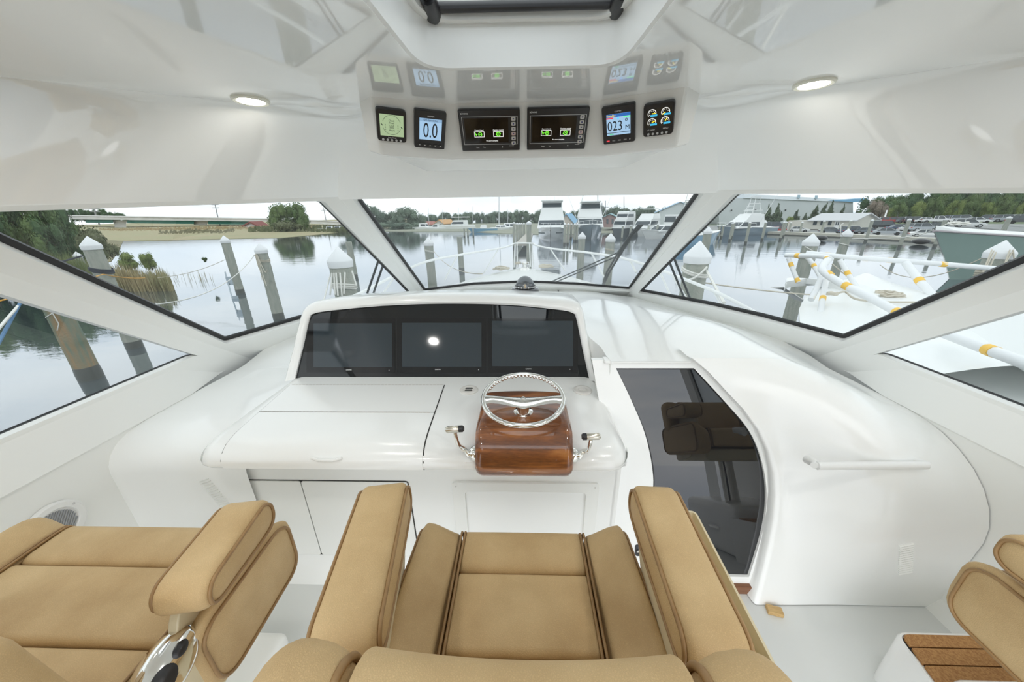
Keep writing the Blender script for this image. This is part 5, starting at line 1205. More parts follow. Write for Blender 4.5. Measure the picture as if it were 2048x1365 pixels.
m = MB(); m.prism([atd(486, 459, D), atd(510, 459, D), atd(510, 452, D), atd(500, 445, D), atd(486, 452, D)], (0, 5, 0)); m.build('walls', mat('hut_wall', (.50, .44, .42), .8), hut, ang=0)
m = MB(); m.prism([atd(482, 452.5, D-.5), atd(499, 443, D-.5), atd(515, 452, D-.5), atd(515, 453.5, D-.5), atd(499, 446, D-.5), atd(484, 454, D-.5)], (0, 6, 0)); m.build('roof', mat('hut_roof', (.22, .06, .05), .8), hut, ang=0)
m = MB(); m.prism([atd(497, 456, D-.3), atd(503, 456, D-.3), atd(503, 452, D-.3), atd(497, 452, D-.3)], (0, .1, 0)); m.build('window', WHITEX, hut, ang=0)
POLE = mat('pole_grey', (.30, .30, .30), .8)
def pole(px, yt, yb, D, r, label, arms=(), lean_=0, group='poles and masts on the shores', matr=POLE, name='utility_pole', cat='pole'):
    t = W(thing(name, label, cat, group=group), atd(px, yb, D)); m = MB(); m.tube([atd(px+lean_, yb, D)-V((0, 0, 6)), atd(px+lean_, yb, D), atd(px, yt, D)], [r, r, r*.7], 6); m.build('pole', matr, t)
    for f in arms: c = atd(px+lean_*f, lerp(yt, yb, f), D); m = MB(); m.box(c, (r*14, r, r)); m.build('cross_arm', matr, t)
pole(429, 405, 436, 150, .22, 'utility pole above the bridge, left of the red hut', (.15, .35), 7); pole(647, 416, 441, 150, .18, 'utility pole above the bridge right of the two round trees', (.2,), 5)
pole(188, 414, 433, 160, .35, 'short grey pylon above the left end of the bridge', (.2, .5), 4)
# ---- centre: far tree line, small boats, masts
fs = [atz(x, y, WZ+.05) for x, y in [(670, 463), (760, 463), (850, 463.5), (930, 463), (1000, 467), (1100, 470), (1220, 466), (1330, 463)]]
ground('far_shore', [fs, back(fs, 0, 1.05, .25), back(fs, 0, 2.0, .5)], mat('shore_ground', (.30, .31, .24), .9))
random.seed(9); i = 0; px = 700
tops = [(700, 417), (742, 420), (775, 424), (815, 419), (842, 432), (880, 430), (920, 428), (960, 430), (1000, 426), (1050, 427), (1100, 424), (1150, 425), (1200, 418), (1250, 420), (1300, 420), (1345, 422)]
while px < 1350:
    for a, b_ in zip(tops, tops[1:]):
        if a[0] <= px <= b_[0]: yt = lerp(a[1], b_[1], (px-a[0])/(b_[0]-a[0]))
    big = px < 835
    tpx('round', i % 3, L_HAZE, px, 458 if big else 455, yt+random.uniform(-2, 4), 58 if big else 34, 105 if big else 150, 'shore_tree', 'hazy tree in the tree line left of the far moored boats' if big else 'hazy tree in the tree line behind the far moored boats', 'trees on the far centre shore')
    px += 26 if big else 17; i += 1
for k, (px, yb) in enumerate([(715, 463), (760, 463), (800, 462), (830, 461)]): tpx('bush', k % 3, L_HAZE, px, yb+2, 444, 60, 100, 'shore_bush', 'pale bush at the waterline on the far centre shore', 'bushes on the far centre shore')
for px, yt, yb, D, r, lab in [(857, 416, 433, 110, .07, 'thin mast far left above the centre tree line'), (885, 418, 433, 110, .07, 'thin mast second from the left above the centre tree line'), (917, 416, 433, 110, .07, 'thin mast right above the white far motor cruiser'), (946, 413, 448, 95, .10, 'pale sailboat mast right of the white far motor cruiser'), (998, 392, 460, 85, .13, 'tall white sailboat mast rising to the header left of the centre yacht'), (1015, 417, 432, 110, .08, 'short mast just right of the tallest sailboat mast'), (1204, 406, 430, 95, .12, 'dark mast left one of the two beside the dark sportfisher'), (1211, 402, 430, 95, .12, 'dark mast right one of the two beside the dark sportfisher'), (1248, 394, 432, 90, .10, 'tall thin mast above the brown shed')]:
    pole(px, yt, yb, D, r, lab, (.45,) if 'dark' in lab else (), name='mast', cat='mast', matr=mat('mast_pale', (.62, .64, .65), .6) if 'dark' not in lab and 'tall thin' not in lab else mat('mast_dark', (.25, .27, .29), .7))
WIN = mat('boat_window', (.05, .07, .085), .12); NAVYH = mat('slate_blue_hull', (.24, .31, .37), .15, coat=.4); PALEH = mat('pale_grey_hull', (.80, .83, .85), .2, coat=.4); BLUEH = mat('sky_blue_hull', (.18, .38, .55), .2); DKH = mat('dark_hull', (.17, .20, .23), .2)
def frust(y0, y1, z0, z1, w0, w1, fin=0., ain=0.):    # tapered deckhouse block
    return [[V((-w0/2, y0, z0)), V((w0/2, y0, z0)), V((w0/2, y1, z0)), V((-w0/2, y1, z0))], [V((-w1/2, y0+ain, z1)), V((w1/2, y0+ain, z1)), V((w1/2, y1-fin, z1)), V((-w1/2, y1-fin, z1))]]
def boat(name, label, p, d, L, B, fb, fs_, hm, tiers, tower=0, out=0, rail=True, group='moored boats', ext=None):
    t = thing(name, label, 'boat', group=group); R_ = hull(L, B, fb, fs_, flare=.12); m = MB(); m.grid(R_); m.loops([R_[0]], True); m.build('hull', hm, t)
    m = MB(); m.grid([[r[3]+V((0, 0, .01)), V((0, r[3].y, r[3].z+.12)), r[4]+V((0, 0, .01))] for r in R_]); m.build('deck', WHITEX, t)
    m = MB()
    for s_ in (3, 4): m.tube([r[s_]+V((0, 0, .03)) for r in R_], .05, 5)
    m.build('gunwale', WHITEX, t)
    for (y0, y1, z0, z1, w0, w1, fin, wb) in tiers:
        m = MB(); m.loops(frust(y0, y1, z0, z1, w0, w1, fin, .1), True, True); h_ = m.build('deckhouse', WHITEX, t, ang=20)
        if wb:
            za, zb_ = lerp(z0, z1, wb[0]), lerp(z0, z1, wb[1]); e = .02
            def L_(z): u = (z-z0)/(z1-z0); w_ = lerp(w0, w1, u)/2+e; return [V((-w_, y0+(y1-y0)*.25, z)), V((-w_, y1-fin*u-.15, z)), V((-w_+.15, y1-fin*u+e, z)), V((w_-.15, y1-fin*u+e, z)), V((w_, y1-fin*u-.15, z)), V((w_, y0+(y1-y0)*.25, z))]
            m = MB(); m.loops([L_(za), L_(zb_)], closed=False); m.build('window_band', WIN, h_, ang=0)
    if rail:
        m = MB(); P = [r[3]+V((.08, 0, .6)) for r in R_[6:]]+[r[4]+V((-.08, 0, .6)) for r in reversed(R_[6:])]; m.tube(P, .03, 5)
        for q in P[::2]: m.tube([q, q-V((0, 0, .6))], .022, 4)
        m.build('bow_rail', WHITEX, t)
    if tower:
        z0 = tiers[-1][3]; yc = (tiers[-1][0]+tiers[-1][1])/2; w_ = tiers[-1][4]/2; m = MB()
        for sx_ in (-1, 1):
            for sy in (-1, 1): m.tube([V((sx_*w_*.95, yc+sy*1.3, z0-1.2)), V((sx_*w_*.45, yc+sy*.6, z0+tower))], .045, 5)
        for f in (.35, .7): m.tube([V((-w_*lerp(.9, .45, f), yc+.9, z0+tower*f)), V((w_*lerp(.9, .45, f), yc+.9, z0+tower*f))], .04, 5)
        m.build('tower_frame', WHITEX, t); m = MB(); m.box((0, yc, z0+tower), (w_*1.1, 1.4, .12)); m.box((0, yc, z0+tower+1.0), (w_*.9, 1.2, .08)); m.box((0, yc, z0+.6*tower*.5), (w_*1.7, 2.2, .1)); m.build('tower_platform', WHITEX, t, ang=0)
        m = MB()
        for sx_ in (-1, 1):
            for sy in (-.5, .5): m.tube([V((sx_*w_*.42, yc+sy, z0+tower)), V((sx_*w_*.42, yc+sy, z0+tower+1.0))], .03, 5)
        m.build('tower_post', WHITEX, t)
    if out:
        m = MB(); z0 = tiers[0][3]
        for sx_ in (-1, 1): m.tube([V((sx_*B*.42, L*.35, z0)), V((sx_*B*.75, L*.15, z0+out))], [.05, .02], 5)
        m.build('outrigger', WHITEX, t)
    place(t, p, d); return t
def toward(p): return (-p.x, -p.y)
pY = atd(1100, 487, 47.5); pY.z = WZ; v = V((-pY.x-1.2, -pY.y, 0)).normalized()
yt_ = boat('motor_yacht', 'white motor yacht moored bow-on at the end of the dock, centre of the windshield', pY-v*15, v, 15, 5.0, 2.0, 1.7, PALEH, [(1, 10.5, 1.75, 3.1, 4.2, 3.8, 1.2, (.35, .85)), (1, 9.3, 3.1, 4.6, 3.8, 3.2, 1.0, None), (1.5, 8.2, 4.6, 5.6, 3.1, 3.0, .5, (.15, .75)), (1, 8.6, 5.6, 5.75, 3.3, 3.3, 0, None)])
m = MB()
for k in range(4): m.tube([V((-.9+.6*k, 5, 5.7)), V((-.9+.6*k, 5, 6.1+.3*(k % 2)))], .04, 5)
m.build('antenna', WHITEX, yt_)
for sx_ in (-1, 1): m = MB(); m.box((sx_*1.25, 13.6, 1.25), (.55, .9, .14), Matrix.Rotation(sx_*.55, 3, 'Z')); m.build('hull_port', WIN, yt_)
m = MB(); m.tube([V((.0, 14.6, 1.75)), V((.28, 14.75, 1.45)), V((0, 14.6, 1.1)), V((-.28, 14.75, 1.45))], .09, 6, True); m.build('bow_anchor', STEEL, yt_)
p2 = atd(1183, 482, 50); p2.z = WZ; v = V((-p2.x+3.5, -p2.y, 0)).normalized()
boat('sportfisher', 'dark blue-hulled sportfisher with tall white tower, right of the centre yacht', p2-v*15, v, 15, 5.2, 2.3, 1.6, NAVYH, [(1, 10, 1.7, 3.2, 4.2, 3.7, 1.6, (.35, .85)), (1, 8.5, 3.2, 4.4, 3.9, 3.4, 1.0, None), (1.5, 7.5, 4.4, 5.5, 3.3, 3.0, .6, (.1, .8)), (1, 8, 5.5, 5.65, 3.2, 3.2, 0, None)], tower=4.6, out=4)
p3 = atd(1432, 466, 56); p3.z = WZ; v = V((-1, -.35, 0)).normalized()
boat('sportfisher', 'slate-blue sportfisher side-on along the dock in the right window', p3-v*11.5, v, 11.5, 3.6, 1.5, 1.1, NAVYH, [(2.5, 8.8, 1.1, 2.3, 3.0, 2.6, 1.6, (.3, .8)), (3, 7.0, 2.3, 3.3, 2.6, 2.2, 1.1, None), (3.6, 5.2, 3.3, 3.42, 2.0, 2.0, .1, None)], tower=1.5, out=6.5)
def bo(name, lab, px, yw, D, d, L, B, fb, hm, tiers, **k): p = atd(px, yw, D); p.z = WZ; d = V((d[0], d[1], 0)).normalized(); return boat(name, lab, p-d*L*.5, d, L, B, fb, fb*.85, hm, tiers, **k)
bo('trawler_yacht', 'white two-deck trawler yacht with dark hull behind the brown shed', 1245, 472, 62, (-1, -1.2), 9, 2.9, 1.3, DKH, [(2, 6.5, 1.2, 2.7, 2.4, 2.2, .5, (.4, .8)), (2, 5.6, 2.7, 3.9, 2.2, 2.0, .4, (.35, .75)), (2.3, 5, 3.9, 4.05, 2.1, 2.1, .2, None)])
bo('trawler_yacht', 'white rounded flybridge cruiser left of the parked blue-roofed shed', 1290, 470, 60, (-.7, -1), 10, 3.2, 1.3, WHITEX, [(1, 7.8, 1.2, 2.7, 2.8, 2.4, 1.4, (.35, .8)), (1, 6, 2.7, 3.6, 2.5, 2.1, 1.2, None), (2, 4.6, 4.3, 4.42, 2.1, 2.1, 0, None)])
bo('express_cruiser', 'white and navy express cruiser at the right edge of the windshield', 1322, 477, 52, (-1, -.45), 8, 2.8, 1.3, WHITEX, [(2, 5.6, 1.1, 2.0, 2.3, 1.9, 1.2, (.2, .8))], rail=False)
bo('pilot_boat', 'small white pilothouse boat behind the express cruiser', 1338, 468, 62, (-.6, -1), 8, 2.8, 1.2, WHITEX, [(2, 5, 1.1, 3.4, 2.2, 1.9, .3, (.45, .85))], rail=False)
bo('blue_boat', 'blue-hulled boat half hidden behind the right windshield pillar', 1395, 483, 40, (.9, .6), 9, 3.0, 1.5, BLUEH, [(2, 5, 1.2, 2.4, 2.0, 1.7, .6, (.3, .8))], rail=False)
bo('sportfisher', 'white tower sportfisher behind the right end of the windshield', 1375, 470, 66, (-.4, -1), 12, 4.2, 1.6, WHITEX, [(1, 8, 1.5, 3.0, 3.4, 3.0, 1.0, (.3, .8)), (1, 6, 3.0, 4.2, 3.0, 2.6, .6, None)], tower=5.5)
bo('far_cruiser', 'white motor cruiser side-on at the far centre shore', 912, 460, 96, (-1, -.1), 11, 3.5, 1.3, WHITEX, [(2, 7, 1.2, 2.6, 2.8, 2.4, 1.0, (.3, .7)), (1.5, 6.5, 3.3, 3.5, 2.8, 2.8, .1, None)], rail=False)
bo('far_skiff', 'small blue-hulled open boat left of the centre dock', 965, 465, 82, (-1, -.25), 7, 2.3, .9, BLUEH, [(2.5, 4, .8, 1.6, 1.2, 1.0, .3, None)], rail=False)
bo('far_skiff', 'little white boat with blue stripe left of the far white cruiser', 872, 460.5, 96, (-1, -.1), 6, 2.2, .8, WHITEX, [(2, 4, .7, 1.6, 1.4, 1.2, .4, (.3, .8))], rail=False)
bo('far_skiff', 'small white boat at the far left end of the centre shore', 850, 460, 98, (1, -.3), 7, 2.3, .9, WHITEX, [(2, 4.5, .8, 1.9, 1.6, 1.3, .4, (.3, .8))], rail=False)
bo('far_skiff', 'small white sailboat hull under the tallest mast', 1000, 463, 85, (-.6, -1), 8, 2.4, .9, WHITEX, [(2, 5, .8, 1.4, 1.5, 1.2, .4, (.3, .8))], rail=False)
bo('far_skiff', 'small white boat right beside the dock pilings', 1018, 462, 88, (.8, -1), 7, 2.4, .9, WHITEX, [(2, 5, .8, 1.8, 1.6, 1.2, .4, (.3, .8))], rail=False)
for k, px in enumerate((660, 676, 690)): bo('far_skiff', 'tiny white boat moored by the shore left of the windshield pillar', px, 464+k*.3, 100, (-1, -.6), 6, 2.2, .8, WHITEX, [(2, 4, .7, 1.5, 1.3, 1.1, .3, (.3, .8))], rail=False, group='tiny white boats by the left pillar')
# huts on the centre shore
def house(name, label, P, D, yb, yt, rt, wm, rm, depth=8):
    t = thing(name, label, 'building'); a, b_ = P; m = MB(); m.prism([atd(a, yb, D), atd(b_, yb, D), atd(b_, yt, D), atd((a+b_)/2, rt, D), atd(a, yt, D)], (depth*.3, depth, 0)); m.build('walls', wm, t, ang=0)
    m = MB(); e = (b_-a)*.08; m.prism([atd(a-e, yt+.8, D-.4), atd((a+b_)/2, rt-.6, D-.4), atd(b_+e, yt+.8, D-.4), atd(b_+e, yt+1.8, D-.4), atd((a+b_)/2, rt+.5, D-.4), atd(a-e, yt+1.8, D-.4)], (depth*.32, depth*1.05, 0)); m.build('roof', rm, t, ang=0)
    for f in (.25, .62): m = MB(); x = lerp(a, b_, f); m.prism([atd(x, lerp(yb, yt, .35), D-.1), atd(x+(b_-a)*.14, lerp(yb, yt, .35), D-.1), atd(x+(b_-a)*.14, lerp(yb, yt, .8), D-.1), atd(x, lerp(yb, yt, .8), D-.1)], (0, .12, 0)); m.build('window', WIN, t, ang=0)
    return t
house('boat_shed', 'pale shed with orange-edged roof on the far centre shore', (868, 886), 118, 456, 447, 440, mat('shed_wall', (.60, .60, .56), .8), mat('shed_orange', (.62, .36, .16), .7))
house('boat_shed', 'red-roofed shed at the left end of the far centre shore', (836, 849), 118, 457, 449, 444, mat('shed_wall2', (.62, .60, .58), .8), mat('shed_red', (.42, .16, .13), .7))
house('boat_shed', 'tan shed with blue roof edge right of the centre yacht', (1118, 1146), 80, 461, 446, 428, mat('shed_tan', (.55, .48, .42), .8), mat('shed_blue', (.20, .42, .62), .6))
house('brown_shed', 'brown-red shed with two white doors and teal roof behind the dark sportfisher', (1206, 1234), 72, 455, 434, 428, mat('shed_brown', (.30, .20, .19), .8), mat('shed_teal', (.25, .42, .45), .6))
house('boat_shed', 'large pale building with light blue roof at the right end of the windshield', (1318, 1405), 95, 458, 424, 404, mat('shed_grey', (.55, .58, .58), .8), mat('shed_ltblue', (.42, .58, .74), .6))
# ---- centre dock with its pilings
dk = thing('centre_dock', 'wooden finger dock running out to the motor yacht', 'dock'); m = MB()
m.loops([[atz(1031, 487, -1.15), atz(1060, 487, -1.15), atz(1060, 487, -1.15)+V((0, 0, -.25)), atz(1031, 487, -1.15)+V((0, 0, -.25))], [atz(1052, 467, -1.15), atz(1066, 467, -1.15), atz(1066, 467, -1.15)+V((0, 0, -.25)), atz(1052, 467, -1.15)+V((0, 0, -.25))]], True, True); m.build('planking', mat('dock_wood', (.50, .47, .42), .85), dk, ang=0)
for k, (px, y, w_) in enumerate([(1028, 447, 5.5), (1034, 448, 5), (1039, 448, 4.5), (1043, 448, 4.2), (1048, 448, 4), (1058, 447, 10), (1130, 449, 5), (1137, 449, 5), (1150, 449, 4.5), (1155, 449, 4.5), (1143, 449, 4)]): piling(('dk', k), px, y, w_, 'pale capped dock piling in the cluster beside the centre yacht' if k > 5 else 'capped dock piling in the row on the centre dock', True, group='pilings on the centre dock', dia=.32, capk=.7)
for k, px in enumerate((928, 935, 946)): piling(('fk', k), px, 457, 3.2, 'thin bare stake in the water before the far white cruiser', False, group='stakes before the far cruiser', dia=.3)
# ---- far right dock, parking lot, sheds
DOCK = [(1230, 468), (1330, 468), (1430, 467.5), (1510, 468), (1580, 471), (1640, 473.5), (1700, 476.5), (1760, 480), (1830, 484), (1910, 489), (2060, 499), (2200, 508)]
d1 = [atz(x, y, WZ+.02) for x, y in DOCK]
nrm = []
for i in range(len(d1)): a = d1[max(0, i-1)]; b_ = d1[min(len(d1)-1, i+1)]; t = (b_-a).normalized(); nrm.append(V((-t.y, t.x, 0)) if V((-t.y, t.x, 0)).dot(d1[i]) > 0 else V((t.y, -t.x, 0)))
fdk = thing('far_dock', 'long pale floating dock along the parking lot', 'dock')
m = MB(); m.loops([[p+V((0, 0, .10)), p+V((0, 0, .48)), p+n_*1.6+V((0, 0, .48)), p+n_*1.6+V((0, 0, .10))] for p, n_ in zip(d1, nrm)], True, True); m.build('dock_edge', mat('dock_cream', (.60, .58, .50), .8), fdk, ang=30)
m = MB(); m.loops([[p+V((0, 0, -.3)), p+n_*.1+V((0, 0, .12)), p+n_*1.4+V((0, 0, .12))] for p, n_ in zip(d1, nrm)], True, True); m.build('dock_float', mat('dock_dark', (.22, .22, .20), .8), fdk, ang=30)
DP_ = [(1246, 452, 4), (1262, 451, 4), (1298, 450, 4), (1316, 449, 4), (1466, 447, 4.5), (1469, 446, 4), (1500, 446, 5), (1532, 445, 4.5), (1569, 445, 4.5), (1573, 445, 4), (1582, 446, 3.5), (1605, 445, 3.5), (1649, 443, 4), (1702, 442, 4.2), (1745, 441, 5), (1819, 440, 6), (1891, 439.5, 6), (2019, 436, 7), (1440, 452, 4), (1447, 452, 4)]
for k, (px, y, w_) in enumerate(DP_):
    piling(('fd', k), px, y, w_, 'thin capped piling along the edge of the far dock', True, group='thin pilings along the far dock', dia=.30, capk=.6)
ASPH = mat('parking_asphalt', (.27, .28, .28), .9, var=(.4, (.34, .34, .33), 4.0)); GRND = mat('lot_ground', (.16, .20, .10), .9, var=(.2, (.10, .15, .06), 4.0))
r0 = [p+n_*1.7+V((0, 0, .45)) for p, n_ in zip(d1, nrm)]
DD = [(p-EYE).dot(_F) for p in d1]
def ddist(px):
    for i in range(len(DOCK)-1):
        if px <= DOCK[i+1][0]: return lerp(DD[i], DD[i+1], (px-DOCK[i][0])/(DOCK[i+1][0]-DOCK[i][0]))
    return DD[-1]
def prow(ys, D): return [atd(x, y, max(D, dd+D-40)) for (x, _), y, dd in zip(DOCK, ys, DD)]
r1 = prow([462, 462, 463, 464, 466, 468, 470, 472.5, 475.5, 479, 486, 492], 45)
r2 = prow([456, 456, 456.5, 457, 458, 459, 460, 461, 462, 463, 466, 469], 54)
r3 = prow([452, 451, 451, 450.5, 450, 449.5, 449, 448.5, 448, 447.5, 448.5, 450], 64)
r4 = prow([450, 449, 448, 447, 446, 445, 444, 443, 442, 441, 441, 441], 84)
r5 = prow([446, 445, 444, 442, 441, 440, 438, 437, 436, 435, 434, 434], 130)
for i in range(len(r0)): r0[i].z = min(r0[i].z, -1.5)
ground('parking_lot', [r0, r1, r2, r3], ASPH); ground('hill_ground', [r3, r4, r5], GRND)
TYRE = mat('tyre', (.02, .02, .02), .8); RIMM = mat('car_rim', (.45, .46, .47), .35, metal=.6); CARG = mat('car_glass', (.05, .065, .075), .08, spec=.7); TAILL = mat('tail_light', (.45, .03, .02), .3); HEADL = mat('head_light', (.8, .82, .85), .2)
PAINT = {k: mat('car_paint_'+k, c, .22, coat=.8) for k, c in dict(white=(.80, .81, .80), silver=(.42, .45, .48), grey=(.17, .20, .23), black=(.025, .03, .035), red=(.50, .035, .03), blue=(.05, .09, .17), green=(.10, .15, .13)).items()}
def car_proto(kind):
    """half-length profile sections; x = across, y = forward"""
    if kind == 'sedan': L, Wd, Hd, belt, roof = 4.7, 1.78, 1.42, .86, [(-1.75, .90), (-1.05, 1.38), (.35, 1.41), (1.25, .92)]
    elif kind == 'suv': L, Wd, Hd, belt, roof = 4.8, 1.9, 1.78, 1.02, [(-2.25, 1.08), (-2.05, 1.70), (.45, 1.76), (1.25, 1.08)]
    elif kind == 'pickup': L, Wd, Hd, belt, roof = 5.4, 1.95, 1.82, 1.08, [(-.65, 1.12), (-.50, 1.76), (.75, 1.80), (1.45, 1.12)]
    else: L, Wd, Hd, belt, roof = 5.0, 1.95, 2.0, 1.05, [(-2.4, 1.10), (-2.3, 1.93), (1.0, 1.97), (1.75, 1.15)]
    h = L/2; w_ = Wd/2
    prof = [(-h, .42), (-h-.02, .70), (-h+.10, belt*.97), (-h+.5, belt), (h-1.0, belt), (h-.30, belt*.88), (h-.02, belt*.70), (h, .42)]
    m = MB(); rows = []
    for x, k in ((-w_, .93), (-w_*.98, 1.), (-w_*.80, 1.03), (0, 1.05), (w_*.80, 1.03), (w_*.98, 1.), (w_, .93)): rows.append([V((x, y*(1-.02*(abs(x)/w_)**6), lerp(.30, z, 1) if z < .5 else z*k)) for y, z in prof])
    m.grid(rows)
    for r in (rows[0], rows[-1]): m.add(r, [tuple(range(len(r)))])
    body = m
    m2 = MB(); L_ = []
    for x, s_ in ((-.94, 0), (-.80, 1), (.80, 1), (.94, 0)):
        L_.append([V((w_*x, roof[0][0], belt)), V((w_*x, roof[1][0], lerp(belt, roof[1][1], s_))), V((w_*x, roof[2][0], lerp(belt, roof[2][1], s_))), V((w_*x, roof[3][0], belt))])
    m2.grid(L_); body.loops([[V((w_*.78*a, y, z-.0)) for a in (-1, 1)]+[V((w_*.78*a, y, z+.03)) for a in (1, -1)] for y, z in (roof[1], roof[2])], True, True)
    for y0, z0, y1, z1 in [(roof[0][0], belt, *roof[1]), (roof[3][0], belt, *roof[2]), ((roof[1][0]+roof[2][0])/2-.05, belt, (roof[1][0]+roof[2][0])/2-.05, roof[1][1])]:
        for s_ in (-1, 1): body.tube([V((s_*w_*.945, y0, z0)), V((s_*w_*.80, y1, z1+.01))], .05, 5)
    if kind == 'pickup': body.box((-w_+.05, -1.7, belt-.02), (.1, 2.0, .12)); body.box((w_-.05, -1.7, belt-.02), (.1, 2.0, .12)); body.box((0, -2.66, belt-.02), (Wd, .1, .12))
    r = .34 if kind in ('sedan',) else .38
    wh_ = [(s_*(w_-.09), y, r) for s_ in (-1, 1) for y in (-h+.95, h-.95)]
    tl = MB(); hl_ = MB()
    for s_ in (-1, 1): tl.box((s_*w_*.80, -h-.0, belt*.80), (.30, .12, .16)); hl_.box((s_*w_*.78, h-.10, belt*.74), (.34, .2, .14))
    return body.mesh('body', PAINT['white'], 30), m2.mesh('windows', CARG, 20), wh_, r, tl.mesh('tail_lights', TAILL, 0), hl_.mesh('head_lights', HEADL, 0)
PROTO = {k: car_proto(k) for k in ('sedan', 'suv', 'pickup', 'van')}
WMESH = {}
for r in (.34, .38): q = MB(); q.lathe([(r*.55, -.10), (r, -.10), (r, .10), (r*.55, .10)], (0, 0, 0), 16, Matrix.Rotation(pi/2, 3, 'Y')); q.cur = 1; q.lathe([(0, -.105), (r*.60, -.105)], (0, 0, 0), 12, Matrix.Rotation(pi/2, 3, 'Y')); q.lathe([(r*.60, .105), (0, .105)], (0, 0, 0), 12, Matrix.Rotation(pi/2, 3, 'Y')); WMESH[r] = q.mesh('wheel', [TYRE, RIMM], 40)
def car(kind, colr, px, yb, D, face, label, s_=.66):
    b_, g_, wh_, r, tl, hl_ = PROTO[kind]; D = max(D, ddist(px)+D-39.5); p = atd(px, yb, D); s_ *= max(1, D/58) if px < 1700 else 1
    t = thing('parked_'+('car' if kind == 'sedan' else 'truck' if kind == 'pickup' else kind), label, 'truck' if kind == 'pickup' else 'car', p, group='cars in the parking lot')
    rt = _R.copy(); rt.z = 0; rt.normalize(); vw = V((p.x, p.y, 0)).normalized(); side = V((vw.y, -vw.x, 0))
    d = (side*math.cos(face)+vw*math.sin(face)); t.rotation_euler = (0, 0, math.atan2(-d.x, d.y)); t.scale = (s_,)*3
    for nm, me in (('body', b_), ('windows', g_), ('tail_lights', tl), ('head_lights', hl_)):
        o = bpy.data.objects.new(nm, me); COL.objects.link(o); o.parent = t
        if nm == 'body': o.material_slots[0].link = 'OBJECT'; o.material_slots[0].material = PAINT[colr]
    for (x, y, z) in wh_: o = bpy.data.objects.new('wheel', WMESH[r]); COL.objects.link(o); o.parent = t; o.location = (x, y, z)
F0, F1, F2, FB = .15, .55, -.3, pi-.2      # heading: 0 = nose to the right of the photo
CARS = [('sedan', 'grey', 1660, 467, 44, F0, 'dark grey car on the dock side of the lot before the white shed'), ('suv', 'blue', 1703, 468.5, 44, F0+.5, 'dark blue rounded suv beside the shed gable, seen from behind'), ('sedan', 'grey', 1733, 468.5, 44, .2, 'grey car left of the nearer grey sedan in the front row'), ('sedan', 'silver', 1773, 470.5, 44, .1, 'grey-silver sedan in the front row of the lot, before the dark van'), ('sedan', 'white', 1852, 475, 42, .15, 'white sedan at the dock edge beside the green boat bow'),
 ('van', 'black', 1767, 458, 53, .1, 'black van in the second row behind the grey-silver sedan'), ('sedan', 'blue', 1797, 461.5, 51, .5, 'dark blue hatchback in the second row with red lights toward the water'), ('sedan', 'white', 1822, 463, 50, .8, 'white car in the second row right behind a dock piling'), ('suv', 'silver', 1842, 463, 49, .6, 'silver suv in the second row next to the white car'), ('suv', 'grey', 1872, 462, 50, .3, 'dark grey suv in the second row above the white sedan'),
 ('suv', 'white', 1765, 447, 62, .1, 'white suv at the left end of the upper row'), ('suv', 'red', 1784, 447, 62, .1, 'bright red suv in the upper row'), ('sedan', 'red', 1797, 447.5, 63, .2, 'red sedan just right of the red suv'), ('suv', 'grey', 1812, 446.5, 62, .2, 'dark grey suv right of the red cars'), ('suv', 'black', 1829, 446.5, 61, .3, 'black suv in the upper row behind a dock piling'), ('sedan', 'white', 1852, 446.5, 60, .1, 'white saloon left of the white pickup'), ('pickup', 'white', 1872, 446.5, 59, .05, 'white pickup truck in the upper row'), ('pickup', 'silver', 1898, 445, 60, FB, 'silver pickup between the white pickup and the tall silver suv'), ('suv', 'silver', 1927, 444.5, 57, .05, 'tall silver suv in the middle of the upper row'), ('sedan', 'white', 1952, 447, 55, .2, 'white sedan with red tail lights below the silver suv'), ('pickup', 'grey', 1976, 444.5, 57, FB, 'grey pickup behind the white sedan in the upper row'), ('suv', 'silver', 2010, 444.5, 55, .25, 'large silver suv near the right end of the upper row'), ('suv', 'black', 2043, 448, 52, .2, 'black suv at the right edge of the window'), ('sedan', 'silver', 2040, 440, 60, .2, 'silver car behind the black suv at the right edge'),
 ('sedan', 'white', 1595, 464.5, 47, .1, 'white car parked before the low wing of the white shed'), ('van', 'silver', 1522, 460, 54, .2, 'silver van left of the row of pilings, behind the sportfisher stern'), ('van', 'grey', 1545, 460, 54, .2, 'grey van right of the silver van behind the dock'), ('sedan', 'blue', 1560, 459, 54, .2, 'blue car behind the dock pilings left of the white shed'), ('sedan', 'white', 1530, 465.5, 49, .15, 'white car low behind the dock, left one of the pair'), ('sedan', 'red', 1557, 465, 49, .15, 'red car low behind the dock, right one of the pair'), ('suv', 'white', 1935, 455, 50, .2, 'white-roofed suv half hidden by the green boat deck')]
for a in CARS: car(*a)
# white shed with gable, low wing
SID = mat('cream_siding', (.66, .65, .58), .7); ROOFG = mat('grey_roof', (.60, .61, .62), .6)
ws_ = thing('white_shed', 'long cream shed with grey gable roof beside the parking lot', 'building')
C_, A_, B_ = atd(1703, 460, 60), atd(1618, 461, 64), atd(1746, 458, 63); hC = (atd(1703, 439.5, 60)-C_).z; gz = (atd(1724, 428, 61.5)-atd(1724, 459, 61.5)).z
for q in (A_, B_): q.z = C_.z
D_ = A_+(B_-C_); up = V((0, 0, hC)); G1 = (C_+B_)/2+V((0, 0, gz)); G2 = (A_+D_)/2+V((0, 0, gz))
m = MB(); m.add([A_, C_, B_, D_, A_+up, C_+up, B_+up, D_+up, G1, G2], [(0, 1, 5, 4), (1, 2, 6, 8, 5), (2, 3, 7, 6), (3, 0, 4, 9, 7)]); m.build('walls', SID, ws_, ang=0)
e1 = (C_-A_).normalized()*.5; e2 = (B_-C_).normalized()*.5
